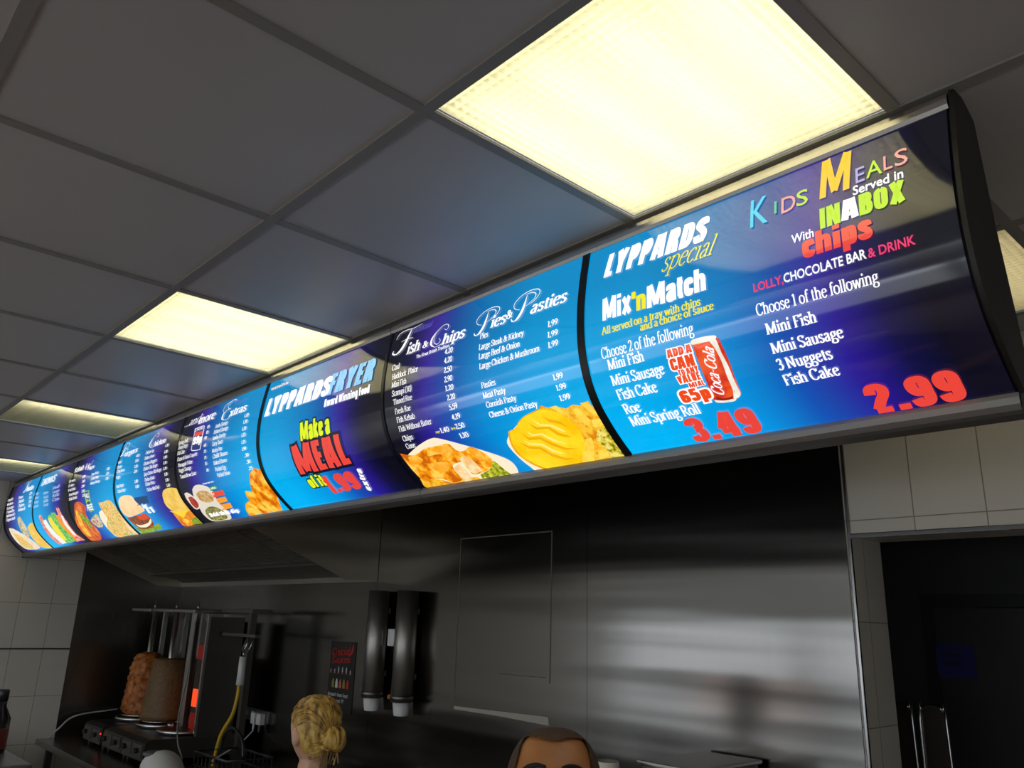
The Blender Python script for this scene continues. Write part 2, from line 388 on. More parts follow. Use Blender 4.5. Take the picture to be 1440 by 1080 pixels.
# flourished capitals in a unit box: list of smooth strokes (pen thick in the stem only)
SWASH = {
 'F': [('t', [(.62,.98),(.56,.72),(.48,.42),(.36,.14),(.18,0),(.04,.08),(.06,.2)]), ('n', [(.06,.70),(.16,.92),(.40,.98),(.70,.94),(1,1)]), ('n', [(.30,.50),(.52,.54),(.74,.50)])],
 'P': [('t', [(.52,.86),(.47,.56),(.38,.26),(.22,.04),(.06,.02),(.0,.14)]), ('n', [(.30,.38),(.10,.48),(.06,.70),(.30,.92),(.64,1),(.94,.92),(.98,.72),(.80,.52),(.52,.44)]), ('n', [(.46,.9),(.66,.9),(.84,.8),(.82,.62),(.62,.5)])],
 'C': [('n', [(.70,.80),(.84,.70),(.94,.82),(.84,.98),(.58,.98),(.30,.80)]), ('t', [(.30,.80),(.10,.50),(.10,.20),(.34,.0)]), ('n', [(.34,0),(.66,.04),(.94,.26)]), ('n', [(.56,.94),(.26,.66),(.24,.30),(.44,.12),(.60,.24),(.50,.40)])],
 'E': [('n', [(.86,.84),(.96,.94),(.76,1),(.46,.92),(.36,.72),(.52,.56),(.70,.56)]), ('n', [(.62,.56),(.30,.54)]), ('t', [(.36,.54),(.12,.36),(.12,.12),(.40,0)]), ('n', [(.40,0),(.70,.04),(.92,.22)]), ('n', [(.50,.96),(.10,.86),(.0,.60),(.12,.46)])],
 'B': [('t', [(.46,.84),(.42,.54),(.34,.24),(.18,.02),(.02,.08)]), ('n', [(.24,.44),(.04,.56),(.10,.80),(.44,1),(.80,.96),(.88,.76),(.66,.58),(.44,.52)]), ('n', [(.44,.52),(.74,.52),(.90,.32),(.72,.08),(.40,.04),(.24,.16)])],
 'W': [('n', [(.0,.72),(.08,.90),(.20,.86)]), ('t', [(.20,.88),(.18,.46),(.22,.02)]), ('n', [(.22,.02),(.40,.44),(.56,.82)]), ('t', [(.56,.82),(.52,.40),(.56,.02)]), ('n', [(.56,.02),(.76,.50),(.88,.90),(1,.98)])],
 'K': [('t', [(.48,.9),(.42,.54),(.30,.16),(.12,0),(.0,.1)]), ('n', [(.14,.60),(.10,.84),(.40,1),(.52,.9)]), ('n', [(.98,.94),(.76,.80),(.50,.52),(.36,.46)]), ('t', [(.48,.52),(.66,.24),(.84,.04)]), ('n', [(.84,.04),(.96,.04),(1,.16)])],
}
def catmull(P, n=6):
    P = [2*Vector(P[0]) - Vector(P[1])] + [Vector(p) for p in P] + [2*Vector(P[-1]) - Vector(P[-2])]
    o = []
    for i in range(1, len(P)-2):
        a, b, c, d = P[i-1:i+3]
        for k in range(n):
            t = k/n
            o.append(.5*(2*b + (c-a)*t + (2*a-5*b+4*c-d)*t*t + (3*b-a-3*c+d)*t**3))
    o.append(P[-2]); return o
def ribbon(pts, wf):
    """quads along a pen stroke; wf(direction) gives the half width"""
    out = []; L = []
    for i, p in enumerate(pts):
        t = (pts[min(i+1, len(pts)-1)] - pts[max(i-1, 0)])
        if t.length < 1e-9: t = Vector((1, 0))
        t = t.normalized(); w = wf(t, i/(len(pts)-1)); nrm = Vector((-t.y, t.x))
        L.append((p + nrm*w, p - nrm*w))
    for a, b in zip(L, L[1:]): out.append([a[0], a[1], b[1], b[0]])
    return out
# heavy condensed poster letters, same notation
_IMP = '''
A 50|-19,70 11,0|-31,70 39,0|-14,18 36,18|-18,63 32,63
B 46|-13,70 13,0|~13,63 28,63 33,52 28,38 13,38|~13,38 29,38 35,20 29,7 13,7
C 44|~34,46 33,60 23,63 13,58 12,35 13,12 23,7 33,10 34,26
D 46|-13,70 13,0|~13,63 26,62 34,52 35,35 34,18 26,8 13,7
E 38|-13,70 13,0|-13,63 34,63|-13,36 32,36|-13,7 34,7
F 36|-13,70 13,0|-13,63 33,63|-13,36 31,36
H 48|-13,70 13,0|-35,70 35,0|-13,36 35,36
I 24|-12,70 12,0
K 48|-13,70 13,0|-38,70 16,30|-20,40 39,0
L 36|-13,70 13,0|-13,7 33,7
M 80|-13,70 13,0|-67,70 67,0|-17,70 40,6|-63,70 40,6
N 56|-13,70 13,0|-43,70 43,0|-15,69 41,1
O 46|~23,63 13,56 12,35 13,14 23,7 33,14 34,35 33,56 23,63
P 44|-13,70 13,0|~13,63 27,63 33,48 27,32 13,32
R 46|-13,70 13,0|~13,63 27,63 33,49 27,36 13,36|~22,36 31,28 34,14 35,0
S 44|~33,48 31,60 22,63 12,57 13,46 24,36 33,25 32,12 22,7 13,10 11,22
T 42|-21,70 21,0|-2,63 40,63
U 46|-13,70 13,18|~13,20 15,9 23,7 31,9 33,20|-33,70 33,18
V 48|-12,70 24,2|-36,70 24,2
W 66|-11,70 20,2|-33,66 20,2|-33,66 46,2|-55,70 46,2
X 48|-11,70 37,0|-37,70 11,0
Y 48|-11,70 24,30|-37,70 24,30|-24,38 24,0
a 42|-31,40 31,0|~31,38 28,46 20,47 12,43 12,35|~31,28 18,26 11,16 14,6 22,5 31,12
c 38|~29,33 27,45 19,46 12,40 12,13 18,6 26,7 29,19
d 44|-32,70 32,0|~32,40 24,46 14,44 12,26 14,7 22,6 32,11
e 42|-12,27 32,27|~32,28 31,43 22,46 12,42 12,12 20,6 30,8 32,17
f 28|~27,64 18,64 14,57 14,48|-14,58 14,0|-3,46 26,46
g 44|-32,52 32,-6|~32,-6 28,-13 18,-14 11,-10|~32,40 24,46 14,44 12,26 14,7 22,6 32,11
h 48|-12,70 12,0|~12,38 21,46 32,45 36,36|-36,38 36,0
i 24|-12,50 12,0|-12,70 12,57
k 46|-12,70 12,0|-36,52 16,20|-20,30 37,0
m 72|-12,52 12,0|~12,38 20,46 31,45 36,36|-36,38 36,0|~36,38 44,46 55,45 60,36|-60,38 60,0
n 50|-12,52 12,0|~12,38 21,46 33,45 38,36|-38,38 38,0
o 42|~21,46 12,40 12,12 21,6 31,12 31,40 21,46
p 44|-12,52 12,-18|~12,40 20,46 30,44 32,26 30,7 22,6 12,11
r 32|-12,52 12,0|~12,36 18,44 30,44
s 38|~28,36 26,45 18,47 11,43 13,33 24,24 28,13 24,6 16,5 10,10 10,17
t 28|-14,64 14,8|~14,10 17,6 26,7|-3,46 26,46
u 44|-12,52 12,14|~12,14 14,7 22,6 32,12|-32,52 32,0
w 62|-10,52 19,2|-31,50 19,2|-31,50 43,2|-52,52 43,2
x 54|-11,52 43,0|-43,52 11,0
0 46|~23,63 13,56 12,35 13,14 23,7 33,14 34,35 33,56 23,63
1 34|-22,70 22,0|-7,50 20,62
2 44|~11,46 13,59 22,63 32,57 32,44 22,28 13,10|-9,7 36,7
3 44|~11,50 14,60 23,63 32,56 31,44 20,38|~20,37 32,30 33,14 23,7 14,9 11,20
4 48|-32,70 32,0|-28,70 10,26|-7,19 43,19
5 44|-13,70 13,34|-13,63 34,63|~13,38 24,43 32,36 32,15 22,7 14,9 11,20
6 44|~33,50 30,60 22,63 13,56 12,35 13,13 22,7 32,13 32,28 24,38 13,33
8 44|~22,63 12,55 14,42 30,30 32,14 22,7 12,14 14,30 30,42 32,55 22,63
9 44|~11,20 14,9 22,7 31,14 32,35 31,56 22,63 12,57 12,42 20,32 31,37
. 24|-12,14 12,0
' 22|-11,70 11,46
£ 42|~33,52 30,62 22,62 17,54 18,36 14,8|-7,34 31,34|-8,7 37,7
'''
IMPG = {}
for _ln in _IMP.strip().split('\n'):
    k = _ln[0]; w, *st = _ln[2:].split('|')
    IMPG[k] = (float(w), [(q[0], [tuple(float(a) for a in t.split(',')) for t in q[1:].split()]) for q in st])
def imp_polys(txt, thick=19.5, thin=13.5, ext=0):
    x = 0; out = []
    wf = lambda t, s: .5*(thin + (thick-thin)*abs(t.y))
    for ch in txt:
        if ch == ' ': x += 16; continue
        w, st = IMPG[ch]; o = Vector((x, 0))
        for k, pts in st:
            P_ = [Vector(p) for p in pts]
            if k == '~': P_ = catmull(P_, 5)
            if ext:
                P_[0] = P_[0] + (P_[0]-P_[1]).normalized()*ext; P_[-1] = P_[-1] + (P_[-1]-P_[-2]).normalized()*ext
            out += [[o + v for v in q] for q in ribbon(P_, wf)]
        x += w
    return out, x, 70.0
def serif_polys(txt, thick=11, thin=3.6, fine=6):
    """polygons in font units; returns polys, width"""
    x = 0; out = []
    wf = lambda t, s: .5*(thin + (thick-thin)*abs(t.y)**1.3)
    for ch in txt:
        if ch == ' ': x += 22; continue
        w, st = GLY.get(ch, GLY['-'])
        o = Vector((x, 0))
        for k, pts in st:
            if k == '.':
                c = Vector(pts[0]); r = thick*.62
                out.append([o + c + Vector((r*math.cos(a*math.pi/4), r*math.sin(a*math.pi/4))) for a in range(8)])
            elif k == 's':
                q = pts[0]; h = q[2] if len(q) > 2 else 9
                h += thick*.25; z = 1.9 if q[1] < 60 else -1.9
                if q[1] in (48, 47): z = -1.9
                c = Vector((q[0], q[1]+z-1.2*(z>0)))
                out.append([o + c + Vector(v) for v in ((-h,-1.8),(h,-1.8),(h,1.8),(-h,1.8))])
            else:
                P_ = [Vector(p[:2]) for p in pts]
                if k == '~': P_ = catmull(P_, fine)
                out += [[o + v for v in q] for q in ribbon(P_, wf)]
        x += w
    return out, x, 70.0
def swash_polys(ch):
    out = []
    for k, pts in SWASH[ch]:
        P_ = catmull(pts, 8)
        W = .055 if k == 't' else .014
        out += ribbon(P_, lambda t, s: .006 + (W-.006)*math.sin(math.pi*min(max(s, .02), .98))*(abs(t.y)**.7 if k == 't' else 1))
    return out, 1.0, 1.0
_FC = {}
def bfont(txt, fat, spacing=1.0):
    """built-in sans letters; returns verts, faces, x0, x1, cap height"""
    key = (txt, fat)
    if key not in _FC:
        cu = bpy.data.curves.new('lettering', 'FONT'); cu.body = txt; cu.offset = fat; cu.space_character = spacing; cu.resolution_u = 3
        ob = bpy.data.objects.new('lettering', cu)
        me = bpy.data.meshes.new_from_object(ob)
        vs = [Vector((v.co.x, v.co.y)) for v in me.vertices]; fs = [list(p.vertices) for p in me.polygons]
        bpy.data.objects.remove(ob); bpy.data.meshes.remove(me); bpy.data.curves.remove(cu)
        _FC[key] = (vs, fs)
    vs, fs = _FC[key]
    return vs, fs, min(v.x for v in vs), max(v.x for v in vs)
def cap_h(fat):
    vs = bfont('H', fat)[0]; return max(v.y for v in vs), min(v.y for v in vs)

class Flat:
    """flat print: polygons in (right, up) metres with a layer, later wrapped on a surface"""
    def __init__(s): s.bm = bmesh.new(); s.mats = []
    def mi(s, m):
        if m not in s.mats: s.mats.append(m)
        return s.mats.index(m)
    def poly(s, pts, layer, m):
        try: f = s.bm.faces.new([s.bm.verts.new((p[0], p[1], layer)) for p in pts])
        except ValueError: return
        f.material_index = s.mi(m)
    def text(s, txt, style, color, x0, y0, x1, y1, h, layer=8):
        d = Vector((x1-x0, y1-y0)); W = d.length; d = d.normalized(); up = Vector((-d.y, d.x)); o = Vector((x0, y0))
        place = lambda a, b: o + d*a + up*b
        if style.startswith(('serif', 'script', 'swash')):
            if style == 'swash': polys, w, ch = swash_polys(txt); sh = 0
            else:
                bold = style.endswith('b') or style.endswith('bi') or style == 'scriptb'
                fine = 6 if h > .02 else 3
                if style.startswith('script'): polys, w, ch = serif_polys(txt, 13 if bold else 7.5, 5 if bold else 2.6, fine)
                else: polys, w, ch = serif_polys(txt, 15 if bold else 12, 6 if bold else 4.8, fine)
                sh = .42 if style.startswith('script') else (.22 if style.endswith('i') else 0)
            for q in polys: s.poly([place(v.x/w*W + sh*v.y/ch*h, v.y/ch*h) for v in q], layer, P[color])
            return
        if style.startswith('imp'):
            sh = .20 if style == 'impi' else 0
            runs = [(0, layer, P[color])]
            if style == 'impk': runs.insert(0, (8, layer-1, P['ink']))
            if style == 'impo': runs.insert(0, (11, layer-1, P['white']))
            for e, ly, mt in runs:
                polys, w, ch = imp_polys(txt, 19.5+2*e*.8, 13.5+2*e*.8, e*.8)
                for q in polys: s.poly([place((v.x-2)/(w-4)*W + sh*v.y/ch*h, v.y/ch*h) for v in q], ly, mt)
            return
        if style == 'comicb':
            polys, w, ch = imp_polys(txt, 15, 14)
            for q in polys: s.poly([place((v.x-2)/(w-4)*W + .06*v.y/ch*h, v.y/ch*h) for v in q], layer, P[color])
            return
        fat = {'sans': .020, 'comic': .004, 'comicb': .014}[style]
        passes = [(fat, layer, P[color])]
        if style == 'impk': passes.insert(0, (fat + .035, layer-1, P['ink']))
        if style == 'impo': passes.insert(0, (fat + .05, layer-1, P['white']))
        sp = .93 if style.startswith('imp') else 1.0
        _, _, a, b = bfont(txt, fat, sp); top, bot = cap_h(fat)
        kx, ky = W/(b-a), h/(top-bot)
        sh = .20 if style == 'impi' else 0
        for ft, ly, mt in passes:
            vs, fs, _, _ = bfont(txt, ft, sp); mi = s.mi(mt)
            V = []
            for v in vs:
                yy = (v.y-bot)*ky; q = place((v.x-a)*kx + sh*yy, yy); V.append(s.bm.verts.new((q.x, q.y, ly)))
            for f in fs:
                try: F = s.bm.faces.new([V[i] for i in f]); F.material_index = mi
                except ValueError: pass
    def wrap(s, fn, name, parent, step=.012, base=.0006, gap=.00028):
        bm = s.bm
        if step:
            ys = [v.co.y for v in bm.verts]; a, b = min(ys), max(ys)
            k = math.floor(a/step) + 1
            while k*step < b:
                bmesh.ops.bisect_plane(bm, geom=bm.verts[:]+bm.edges[:]+bm.faces[:], plane_co=(0, k*step, 0), plane_no=(0, 1, 0)); k += 1
        bmesh.ops.triangulate(bm, faces=bm.faces[:])
        mb = MB(); mb.bm.free(); mb.bm = bm
        for v in bm.verts: v.co = fn(v.co.x, v.co.y, base + gap*v.co.z)
        return mb.build(name, s.mats, parent, fix=False)
TEXTS = [
 (0,'special_heading','impi','white','LYPPARDS',-1.131,0.088,-0.855,0.088,0.060),
 (0,'special_heading','script','yellow','special',-0.966,0.126,-0.837,0.126,0.043),
 (0,'mix_and_match_heading','imp','white','Mix',-1.128,0.196,-1.044,0.196,0.053),
 (0,'mix_and_match_heading','imp','yellow',"'n",-1.043,0.198,-1.004,0.198,0.047),
 (0,'mix_and_match_heading','imp','white','Match',-1.002,0.200,-0.852,0.200,0.051),
 (0,'serving_note','serifb','yellow','All served on a tray with chips',-1.131,0.228,-0.868,0.228,0.017),
 (0,'serving_note','serifb','yellow','and a choice of sauce',-1.024,0.244,-0.839,0.244,0.016),
 (0,'choice_heading','serif','white','Choose 2 of the following',-1.140,0.281,-0.893,0.281,0.024),
 (0,'choice_list','serifb','white','Mini Fish',-1.128,0.309,-1.027,0.309,0.023),
 (0,'choice_list','serifb','white','Mini Sausage',-1.130,0.345,-0.986,0.345,0.023),
 (0,'choice_list','serifb','white','Fish Cake',-1.129,0.380,-1.020,0.380,0.024),
 (0,'choice_list','serifb','white','Roe',-1.130,0.417,-1.085,0.417,0.025),
 (0,'choice_list','serifb','white','Mini Spring Roll',-1.131,0.451,-0.946,0.451,0.026),
 (0,'special_price','imp','red','3.49',-1.003,0.525,-0.835,0.525,0.067),
 (0,'kids_meals_heading','comic','cyan','K',-0.749,0.098,-0.711,0.098,0.064),
 (0,'kids_meals_heading','comic','green','I',-0.697,0.086,-0.692,0.086,0.028),
 (0,'kids_meals_heading','comic','salmon','D',-0.682,0.092,-0.653,0.092,0.035),
 (0,'kids_meals_heading','comic','lime','S',-0.651,0.089,-0.628,0.089,0.033),
 (0,'kids_meals_heading','comicb','amber','M',-0.608,0.091,-0.546,0.091,0.083),
 (0,'kids_meals_heading','comic','lilac','E',-0.537,0.086,-0.521,0.086,0.032),
 (0,'kids_meals_heading','comic','lime','A',-0.518,0.084,-0.490,0.084,0.033),
 (0,'kids_meals_heading','comic','salmon','L',-0.487,0.081,-0.472,0.081,0.030),
 (0,'kids_meals_heading','comic','salmon','S',-0.468,0.082,-0.446,0.082,0.033),
 (0,'box_heading','sans','white','Served in',-0.543,0.109,-0.455,0.109,0.019),
 (0,'box_heading','imp','lime','IN',-0.606,0.154,-0.567,0.154,0.042),
 (0,'box_heading','imp','white','A',-0.566,0.153,-0.535,0.153,0.041),
 (0,'box_heading','imp','lime','BOX',-0.534,0.154,-0.455,0.154,0.042),
 (0,'chips_heading','sans','white','With',-0.663,0.164,-0.619,0.164,0.018),
 (0,'chips_heading','imp','red','chips',-0.643,0.200,-0.515,0.200,0.045),
 (0,'sweet_heading','sans','pink','LOLLY,',-0.748,0.235,-0.686,0.235,0.017),
 (0,'sweet_heading','sans','white','CHOCOLATE BAR',-0.685,0.235,-0.530,0.235,0.018),
 (0,'sweet_heading','sans','pink','& DRINK',-0.527,0.236,-0.448,0.236,0.017),
 (0,'kids_choice_list','serif','white','Choose 1 of the following',-0.750,0.281,-0.517,0.281,0.022),
 (0,'kids_choice_list','serifb','white','Mini Fish',-0.739,0.320,-0.638,0.320,0.021),
 (0,'kids_choice_list','serifb','white','Mini Sausage',-0.740,0.358,-0.600,0.358,0.021),
 (0,'kids_choice_list','serifb','white','3 Nuggets',-0.741,0.392,-0.633,0.392,0.022),
 (0,'kids_choice_list','serifb','white','Fish Cake',-0.742,0.427,-0.633,0.427,0.023),
 (0,'kids_price','imp','red','2.99',-0.611,0.527,-0.449,0.527,0.068),
 (0,'can_offer_text','impo','orangered','ADD A',-0.968,0.316,-0.907,0.316,0.017),
 (0,'can_offer_text','impo','orangered','CAN',-0.967,0.344,-0.908,0.344,0.025),
 (0,'can_offer_text','impo','orangered','TO ANY',-0.955,0.358,-0.906,0.358,0.013),
 (0,'can_offer_text','impo','orangered','VALUE',-0.963,0.375,-0.907,0.375,0.017),
 (0,'can_offer_text','impo','orangered','MEAL',-0.942,0.388,-0.905,0.388,0.011),
 (0,'can_offer_text','impo','orangered','65p',-0.975,0.420,-0.903,0.420,0.030),
 (0,'drink_can_picture','scriptb','white','Coca-Cola',-0.875,0.422,-0.858,0.319,0.024),
 (1,'fish_heading','scripti','dimviolet','Traditional',-1.910,0.032,-1.800,0.032,0.019),
 (1,'fish_heading','swash','white','F',-1.983,0.086,-1.848,0.086,0.077),
 (1,'fish_heading','serifbi','white','ish',-1.903,0.099,-1.839,0.099,0.035),
 (1,'fish_heading','serifb','white','&',-1.823,0.098,-1.796,0.098,0.020),
 (1,'fish_heading','swash','white','C',-1.789,0.110,-1.705,0.110,0.064),
 (1,'fish_heading','serifbi','white','hips',-1.730,0.110,-1.630,0.110,0.032),
 (1,'fish_heading','sans','white','The Great British Tradition.',-1.847,0.125,-1.689,0.125,0.011),
 (1,'fish_list','serif','white','Cod',-1.967,0.138,-1.928,0.138,0.018),
 (1,'fish_list','serif','white','Haddock  Plaice',-1.961,0.167,-1.831,0.167,0.017),
 (1,'fish_list','serif','white','Mini Fish',-1.960,0.193,-1.884,0.193,0.017),
 (1,'fish_list','serif','white','Scampi (10)',-1.957,0.220,-1.858,0.220,0.017),
 (1,'fish_list','serif','white','Tinned Roe',-1.951,0.246,-1.857,0.246,0.016),
 (1,'fish_list','serif','white','Fresh Roe',-1.946,0.275,-1.868,0.275,0.016),
 (1,'fish_list','serif','white','Fish Kebab',-1.944,0.301,-1.855,0.301,0.016),
 (1,'fish_list','serif','white','Fish Without Batter',-1.944,0.328,-1.786,0.328,0.016),
 (1,'fish_list','serif','white','Chips',-1.942,0.358,-1.892,0.358,0.016),
 (1,'fish_list','serif','white','Cone',-1.942,0.383,-1.898,0.383,0.016),
 (1,'fish_prices','serifb','white','4.20',-1.709,0.144,-1.673,0.144,0.016),
 (1,'fish_prices','serifb','white','4.20',-1.708,0.171,-1.672,0.171,0.016),
 (1,'fish_prices','serifb','white','2.50',-1.707,0.199,-1.671,0.199,0.016),
 (1,'fish_prices','serifb','white','2.90',-1.705,0.226,-1.669,0.226,0.016),
 (1,'fish_prices','serifb','white','1.20',-1.702,0.251,-1.666,0.251,0.015),
 (1,'fish_prices','serifb','white','2.20',-1.699,0.277,-1.663,0.277,0.015),
 (1,'fish_prices','serifb','white','5.59',-1.697,0.304,-1.661,0.304,0.015),
 (1,'fish_prices','serifb','white','4.19',-1.696,0.332,-1.660,0.332,0.015),
 (1,'fish_prices','serifb','white','1.40',-1.763,0.360,-1.724,0.360,0.015),
 (1,'fish_prices','serifb','white','2.50',-1.695,0.359,-1.657,0.359,0.015),
 (1,'fish_prices','serifb','white','1.10',-1.695,0.387,-1.658,0.387,0.015),
 (1,'fish_prices','sans','yellow','reg',-1.784,0.358,-1.765,0.358,0.009),
 (1,'fish_prices','sans','yellow','lrg',-1.714,0.359,-1.696,0.359,0.009),
 (1,'pies_heading','swash','white','P',-1.587,0.120,-1.492,0.120,0.070),
 (1,'pies_heading','serifbi','white','ies',-1.522,0.112,-1.463,0.112,0.032),
 (1,'pies_heading','serifb','white','&',-1.461,0.103,-1.436,0.103,0.023),
 (1,'pies_heading','swash','white','P',-1.440,0.118,-1.342,0.118,0.075),
 (1,'pies_heading','serifbi','white','asties',-1.371,0.113,-1.246,0.113,0.032),
 (1,'pies_list','serifb','white','Pies',-1.559,0.135,-1.526,0.135,0.016),
 (1,'pies_list','serifb','white','Large Steak & Kidney',-1.560,0.166,-1.387,0.166,0.016),
 (1,'pies_list','serifb','white','Large Beef & Onion',-1.559,0.192,-1.400,0.192,0.016),
 (1,'pies_list','serifb','white','Large Chicken & Mushroom',-1.556,0.220,-1.330,0.220,0.016),
 (1,'pasties_list','serifb','white','Pasties',-1.553,0.271,-1.498,0.271,0.015),
 (1,'pasties_list','serifb','white','Meat Pasty',-1.553,0.298,-1.466,0.298,0.015),
 (1,'pasties_list','serifb','white','Cornish Pasty',-1.549,0.323,-1.436,0.323,0.015),
 (1,'pasties_list','serifb','white','Cheese & Onion Pasty',-1.549,0.350,-1.372,0.350,0.015),
 (1,'pies_prices','serifb','white','1.99',-1.303,0.167,-1.269,0.167,0.016),
 (1,'pies_prices','serifb','white','1.99',-1.303,0.194,-1.268,0.194,0.015),
 (1,'pies_prices','serifb','white','1.99',-1.302,0.220,-1.268,0.220,0.015),
 (1,'pasties_prices','serifb','white','1.99',-1.298,0.299,-1.265,0.299,0.014),
 (1,'pasties_prices','serifb','white','1.99',-1.296,0.325,-1.263,0.325,0.014),
 (1,'pasties_prices','serifb','white','1.99',-1.296,0.351,-1.261,0.351,0.014),
 (2,'shop_tagline','sans','cream','eatelite',-2.799,0.037,-2.663,0.037,0.013),
 (2,'shop_heading','impi','white','LYPPARDS',-2.802,0.144,-2.338,0.144,0.069),
 (2,'shop_heading','impi','paleblue','FRYER',-2.347,0.145,-2.076,0.145,0.074),
 (2,'award_line','imp','white','Award Winning Food',-2.356,0.184,-2.081,0.184,0.027),
 (2,'offer_heading','impk','limeyellow','Make a',-2.514,0.276,-2.317,0.276,0.064),
 (2,'offer_heading','impk','red','MEAL',-2.588,0.390,-2.251,0.390,0.105),
 (2,'offer_heading','impk','limeyellow','of it',-2.576,0.451,-2.473,0.451,0.050),
 (2,'offer_price','imp','red','1.99',-2.489,0.489,-2.287,0.489,0.075),
 (2,'offer_note','imp','white','extra',-2.256,0.506,-2.227,0.417,0.028),
 (3,'more_heading','scripti','white','...and',-3.629,0.054,-3.455,0.054,0.035),
 (3,'more_heading','serifbi','white','more',-3.465,0.065,-3.297,0.065,0.037),
 (3,'extras_heading','swash','white','E',-3.217,0.095,-3.104,0.095,0.084),
 (3,'extras_heading','serifbi','white','xtras',-3.140,0.085,-2.986,0.085,0.032),
 (3,'extras_heading','scripti','dimviolet','Tasty',-3.122,0.041,-3.010,0.041,0.020),
 (3,'deal_badge','sans','white','2 FOR',-3.478,0.099,-3.393,0.099,0.012),
 (3,'deal_badge','imp','white','99p',-3.467,0.160,-3.375,0.160,0.036),
 (3,'extras_list','serif','white','Spring Roll',-3.641,0.136,-3.533,0.136,0.017),
 (3,'extras_list','serif','white','Onion Rings',-3.631,0.159,-3.525,0.159,0.017),
 (3,'extras_list','serif','white','Fish Cake',-3.630,0.184,-3.548,0.184,0.017),
 (3,'extras_list','serif','white','Cheese & Onion Croquette',-3.622,0.212,-3.403,0.212,0.016),
 (3,'extras_list','serif','white','Pineapple Fritter',-3.610,0.240,-3.449,0.240,0.016),
 (3,'extras_list','serif','white','Veggie Sausage',-3.603,0.264,-3.464,0.264,0.016),
 (3,'extras_list','serif','white','Tomato/Brown Sauce',-3.593,0.292,-3.418,0.292,0.016),
 (3,'extras_prices','serifb','white','85',-3.344,0.104,-3.319,0.104,0.014),
 (3,'extras_prices','serifb','white','85',-3.341,0.129,-3.316,0.129,0.014),
 (3,'extras_prices','serifb','white','90',-3.348,0.153,-3.323,0.153,0.014),
 (3,'extras_prices','serifb','white','60',-3.342,0.185,-3.317,0.185,0.013),
 (3,'extras_prices','serifb','white','75',-3.335,0.212,-3.310,0.212,0.013),
 (3,'extras_prices','serifb','white','75',-3.327,0.239,-3.303,0.239,0.013),
 (3,'extras_prices','serifb','white','75',-3.322,0.265,-3.298,0.265,0.013),
 (3,'extras_prices','serifb','white','70',-3.315,0.293,-3.291,0.293,0.013),
 (3,'sausage_list','serif','white','Jumbo Sausage',-3.255,0.117,-3.135,0.117,0.017),
 (3,'sausage_list','serif','white','Battered Sausage',-3.257,0.142,-3.120,0.142,0.017),
 (3,'sausage_list','serif','white','Jumbo Saveloy',-3.257,0.168,-3.133,0.168,0.017),
 (3,'sausage_list','serif','white','Curry Sauce',-3.254,0.194,-3.151,0.194,0.017),
 (3,'sausage_list','serif','white','Mushy Peas',-3.248,0.222,-3.152,0.222,0.016),
 (3,'sausage_list','serif','white','Chilli Beans',-3.240,0.247,-3.099,0.247,0.016),
 (3,'sausage_list','serif','white','Baked Beans',-3.234,0.274,-3.109,0.274,0.016),
 (3,'sausage_list','serif','white','Pickled Egg',-3.228,0.301,-3.127,0.301,0.016),
 (3,'sausage_list','serif','white','Pickled Onion',-3.221,0.326,-3.103,0.326,0.016),
 (3,'sausage_prices','serifb','white','1.20',-2.983,0.116,-2.945,0.116,0.014),
 (3,'sausage_prices','serifb','white','1.30',-2.981,0.142,-2.944,0.142,0.014),
 (3,'sausage_prices','serifb','white','1.20',-2.981,0.170,-2.944,0.170,0.014),
 (3,'sausage_prices','serifb','white','1.25',-2.979,0.195,-2.942,0.195,0.014),
 (3,'sausage_prices','serifb','white','1.25',-2.974,0.223,-2.938,0.223,0.013),
 (3,'sausage_prices','serifb','white','1.90',-2.969,0.250,-2.932,0.250,0.013),
 (3,'sausage_prices','serifb','white','.30',-2.951,0.277,-2.915,0.277,0.013),
 (3,'sausage_prices','serifb','white','.30',-2.945,0.303,-2.909,0.303,0.013),
 (3,'sausage_prices','serifb','white','.25',-2.940,0.329,-2.904,0.329,0.013),
 (3,'dip_offer','sans','white','Create your own',-3.382,0.341,-3.273,0.341,0.008),
 (3,'dip_offer','sans','white','MEAL',-3.319,0.369,-3.273,0.369,0.009),
 (3,'dip_offer','imp','white','Add this dip',-3.516,0.499,-3.231,0.499,0.021),
 (4,'burgers_heading','swash','white','B',-4.479,0.084,-4.351,0.084,0.067),
 (4,'burgers_heading','serifbi','white','urgers',-4.398,0.091,-4.210,0.091,0.027),
 (4,'burgers_heading','scripti','dimviolet','Tasty',-4.360,0.065,-4.234,0.065,0.015),
 (4,'chicken_heading','swash','white','C',-4.047,0.098,-3.940,0.098,0.069),
 (4,'chicken_heading','serifbi','white','hicken',-3.975,0.096,-3.824,0.096,0.026),
 (4,'burger_list','serif','white','Beef',-4.475,0.122,-4.418,0.122,0.016),
 (4,'burger_list','serif','white','Cheese',-4.467,0.149,-4.391,0.149,0.016),
 (4,'burger_list','serif','white','Chicken',-4.456,0.174,-4.334,0.174,0.016),
 (4,'burger_list','serif','white','Veggie',-4.449,0.204,-4.386,0.204,0.016),
 (4,'burger_list','serif','white','Bean Burger',-4.434,0.252,-4.322,0.252,0.016),
 (4,'burger_list','serif','white','Chicken Burger',-4.421,0.278,-4.300,0.278,0.016),
 (4,'burger_prices','serifb','white','1.85',-4.199,0.121,-4.152,0.121,0.014),
 (4,'burger_prices','serifb','white','2.05',-4.193,0.148,-4.147,0.148,0.014),
 (4,'burger_prices','serifb','white','2.10',-4.188,0.177,-4.142,0.177,0.014),
 (4,'burger_prices','serifb','white','2.10',-4.184,0.202,-4.139,0.202,0.014),
 (4,'bean_burger_prices','serifb','white','1.80',-4.164,0.253,-4.119,0.253,0.014),
 (4,'bean_burger_prices','serifb','white','1.80',-4.156,0.279,-4.111,0.279,0.014),
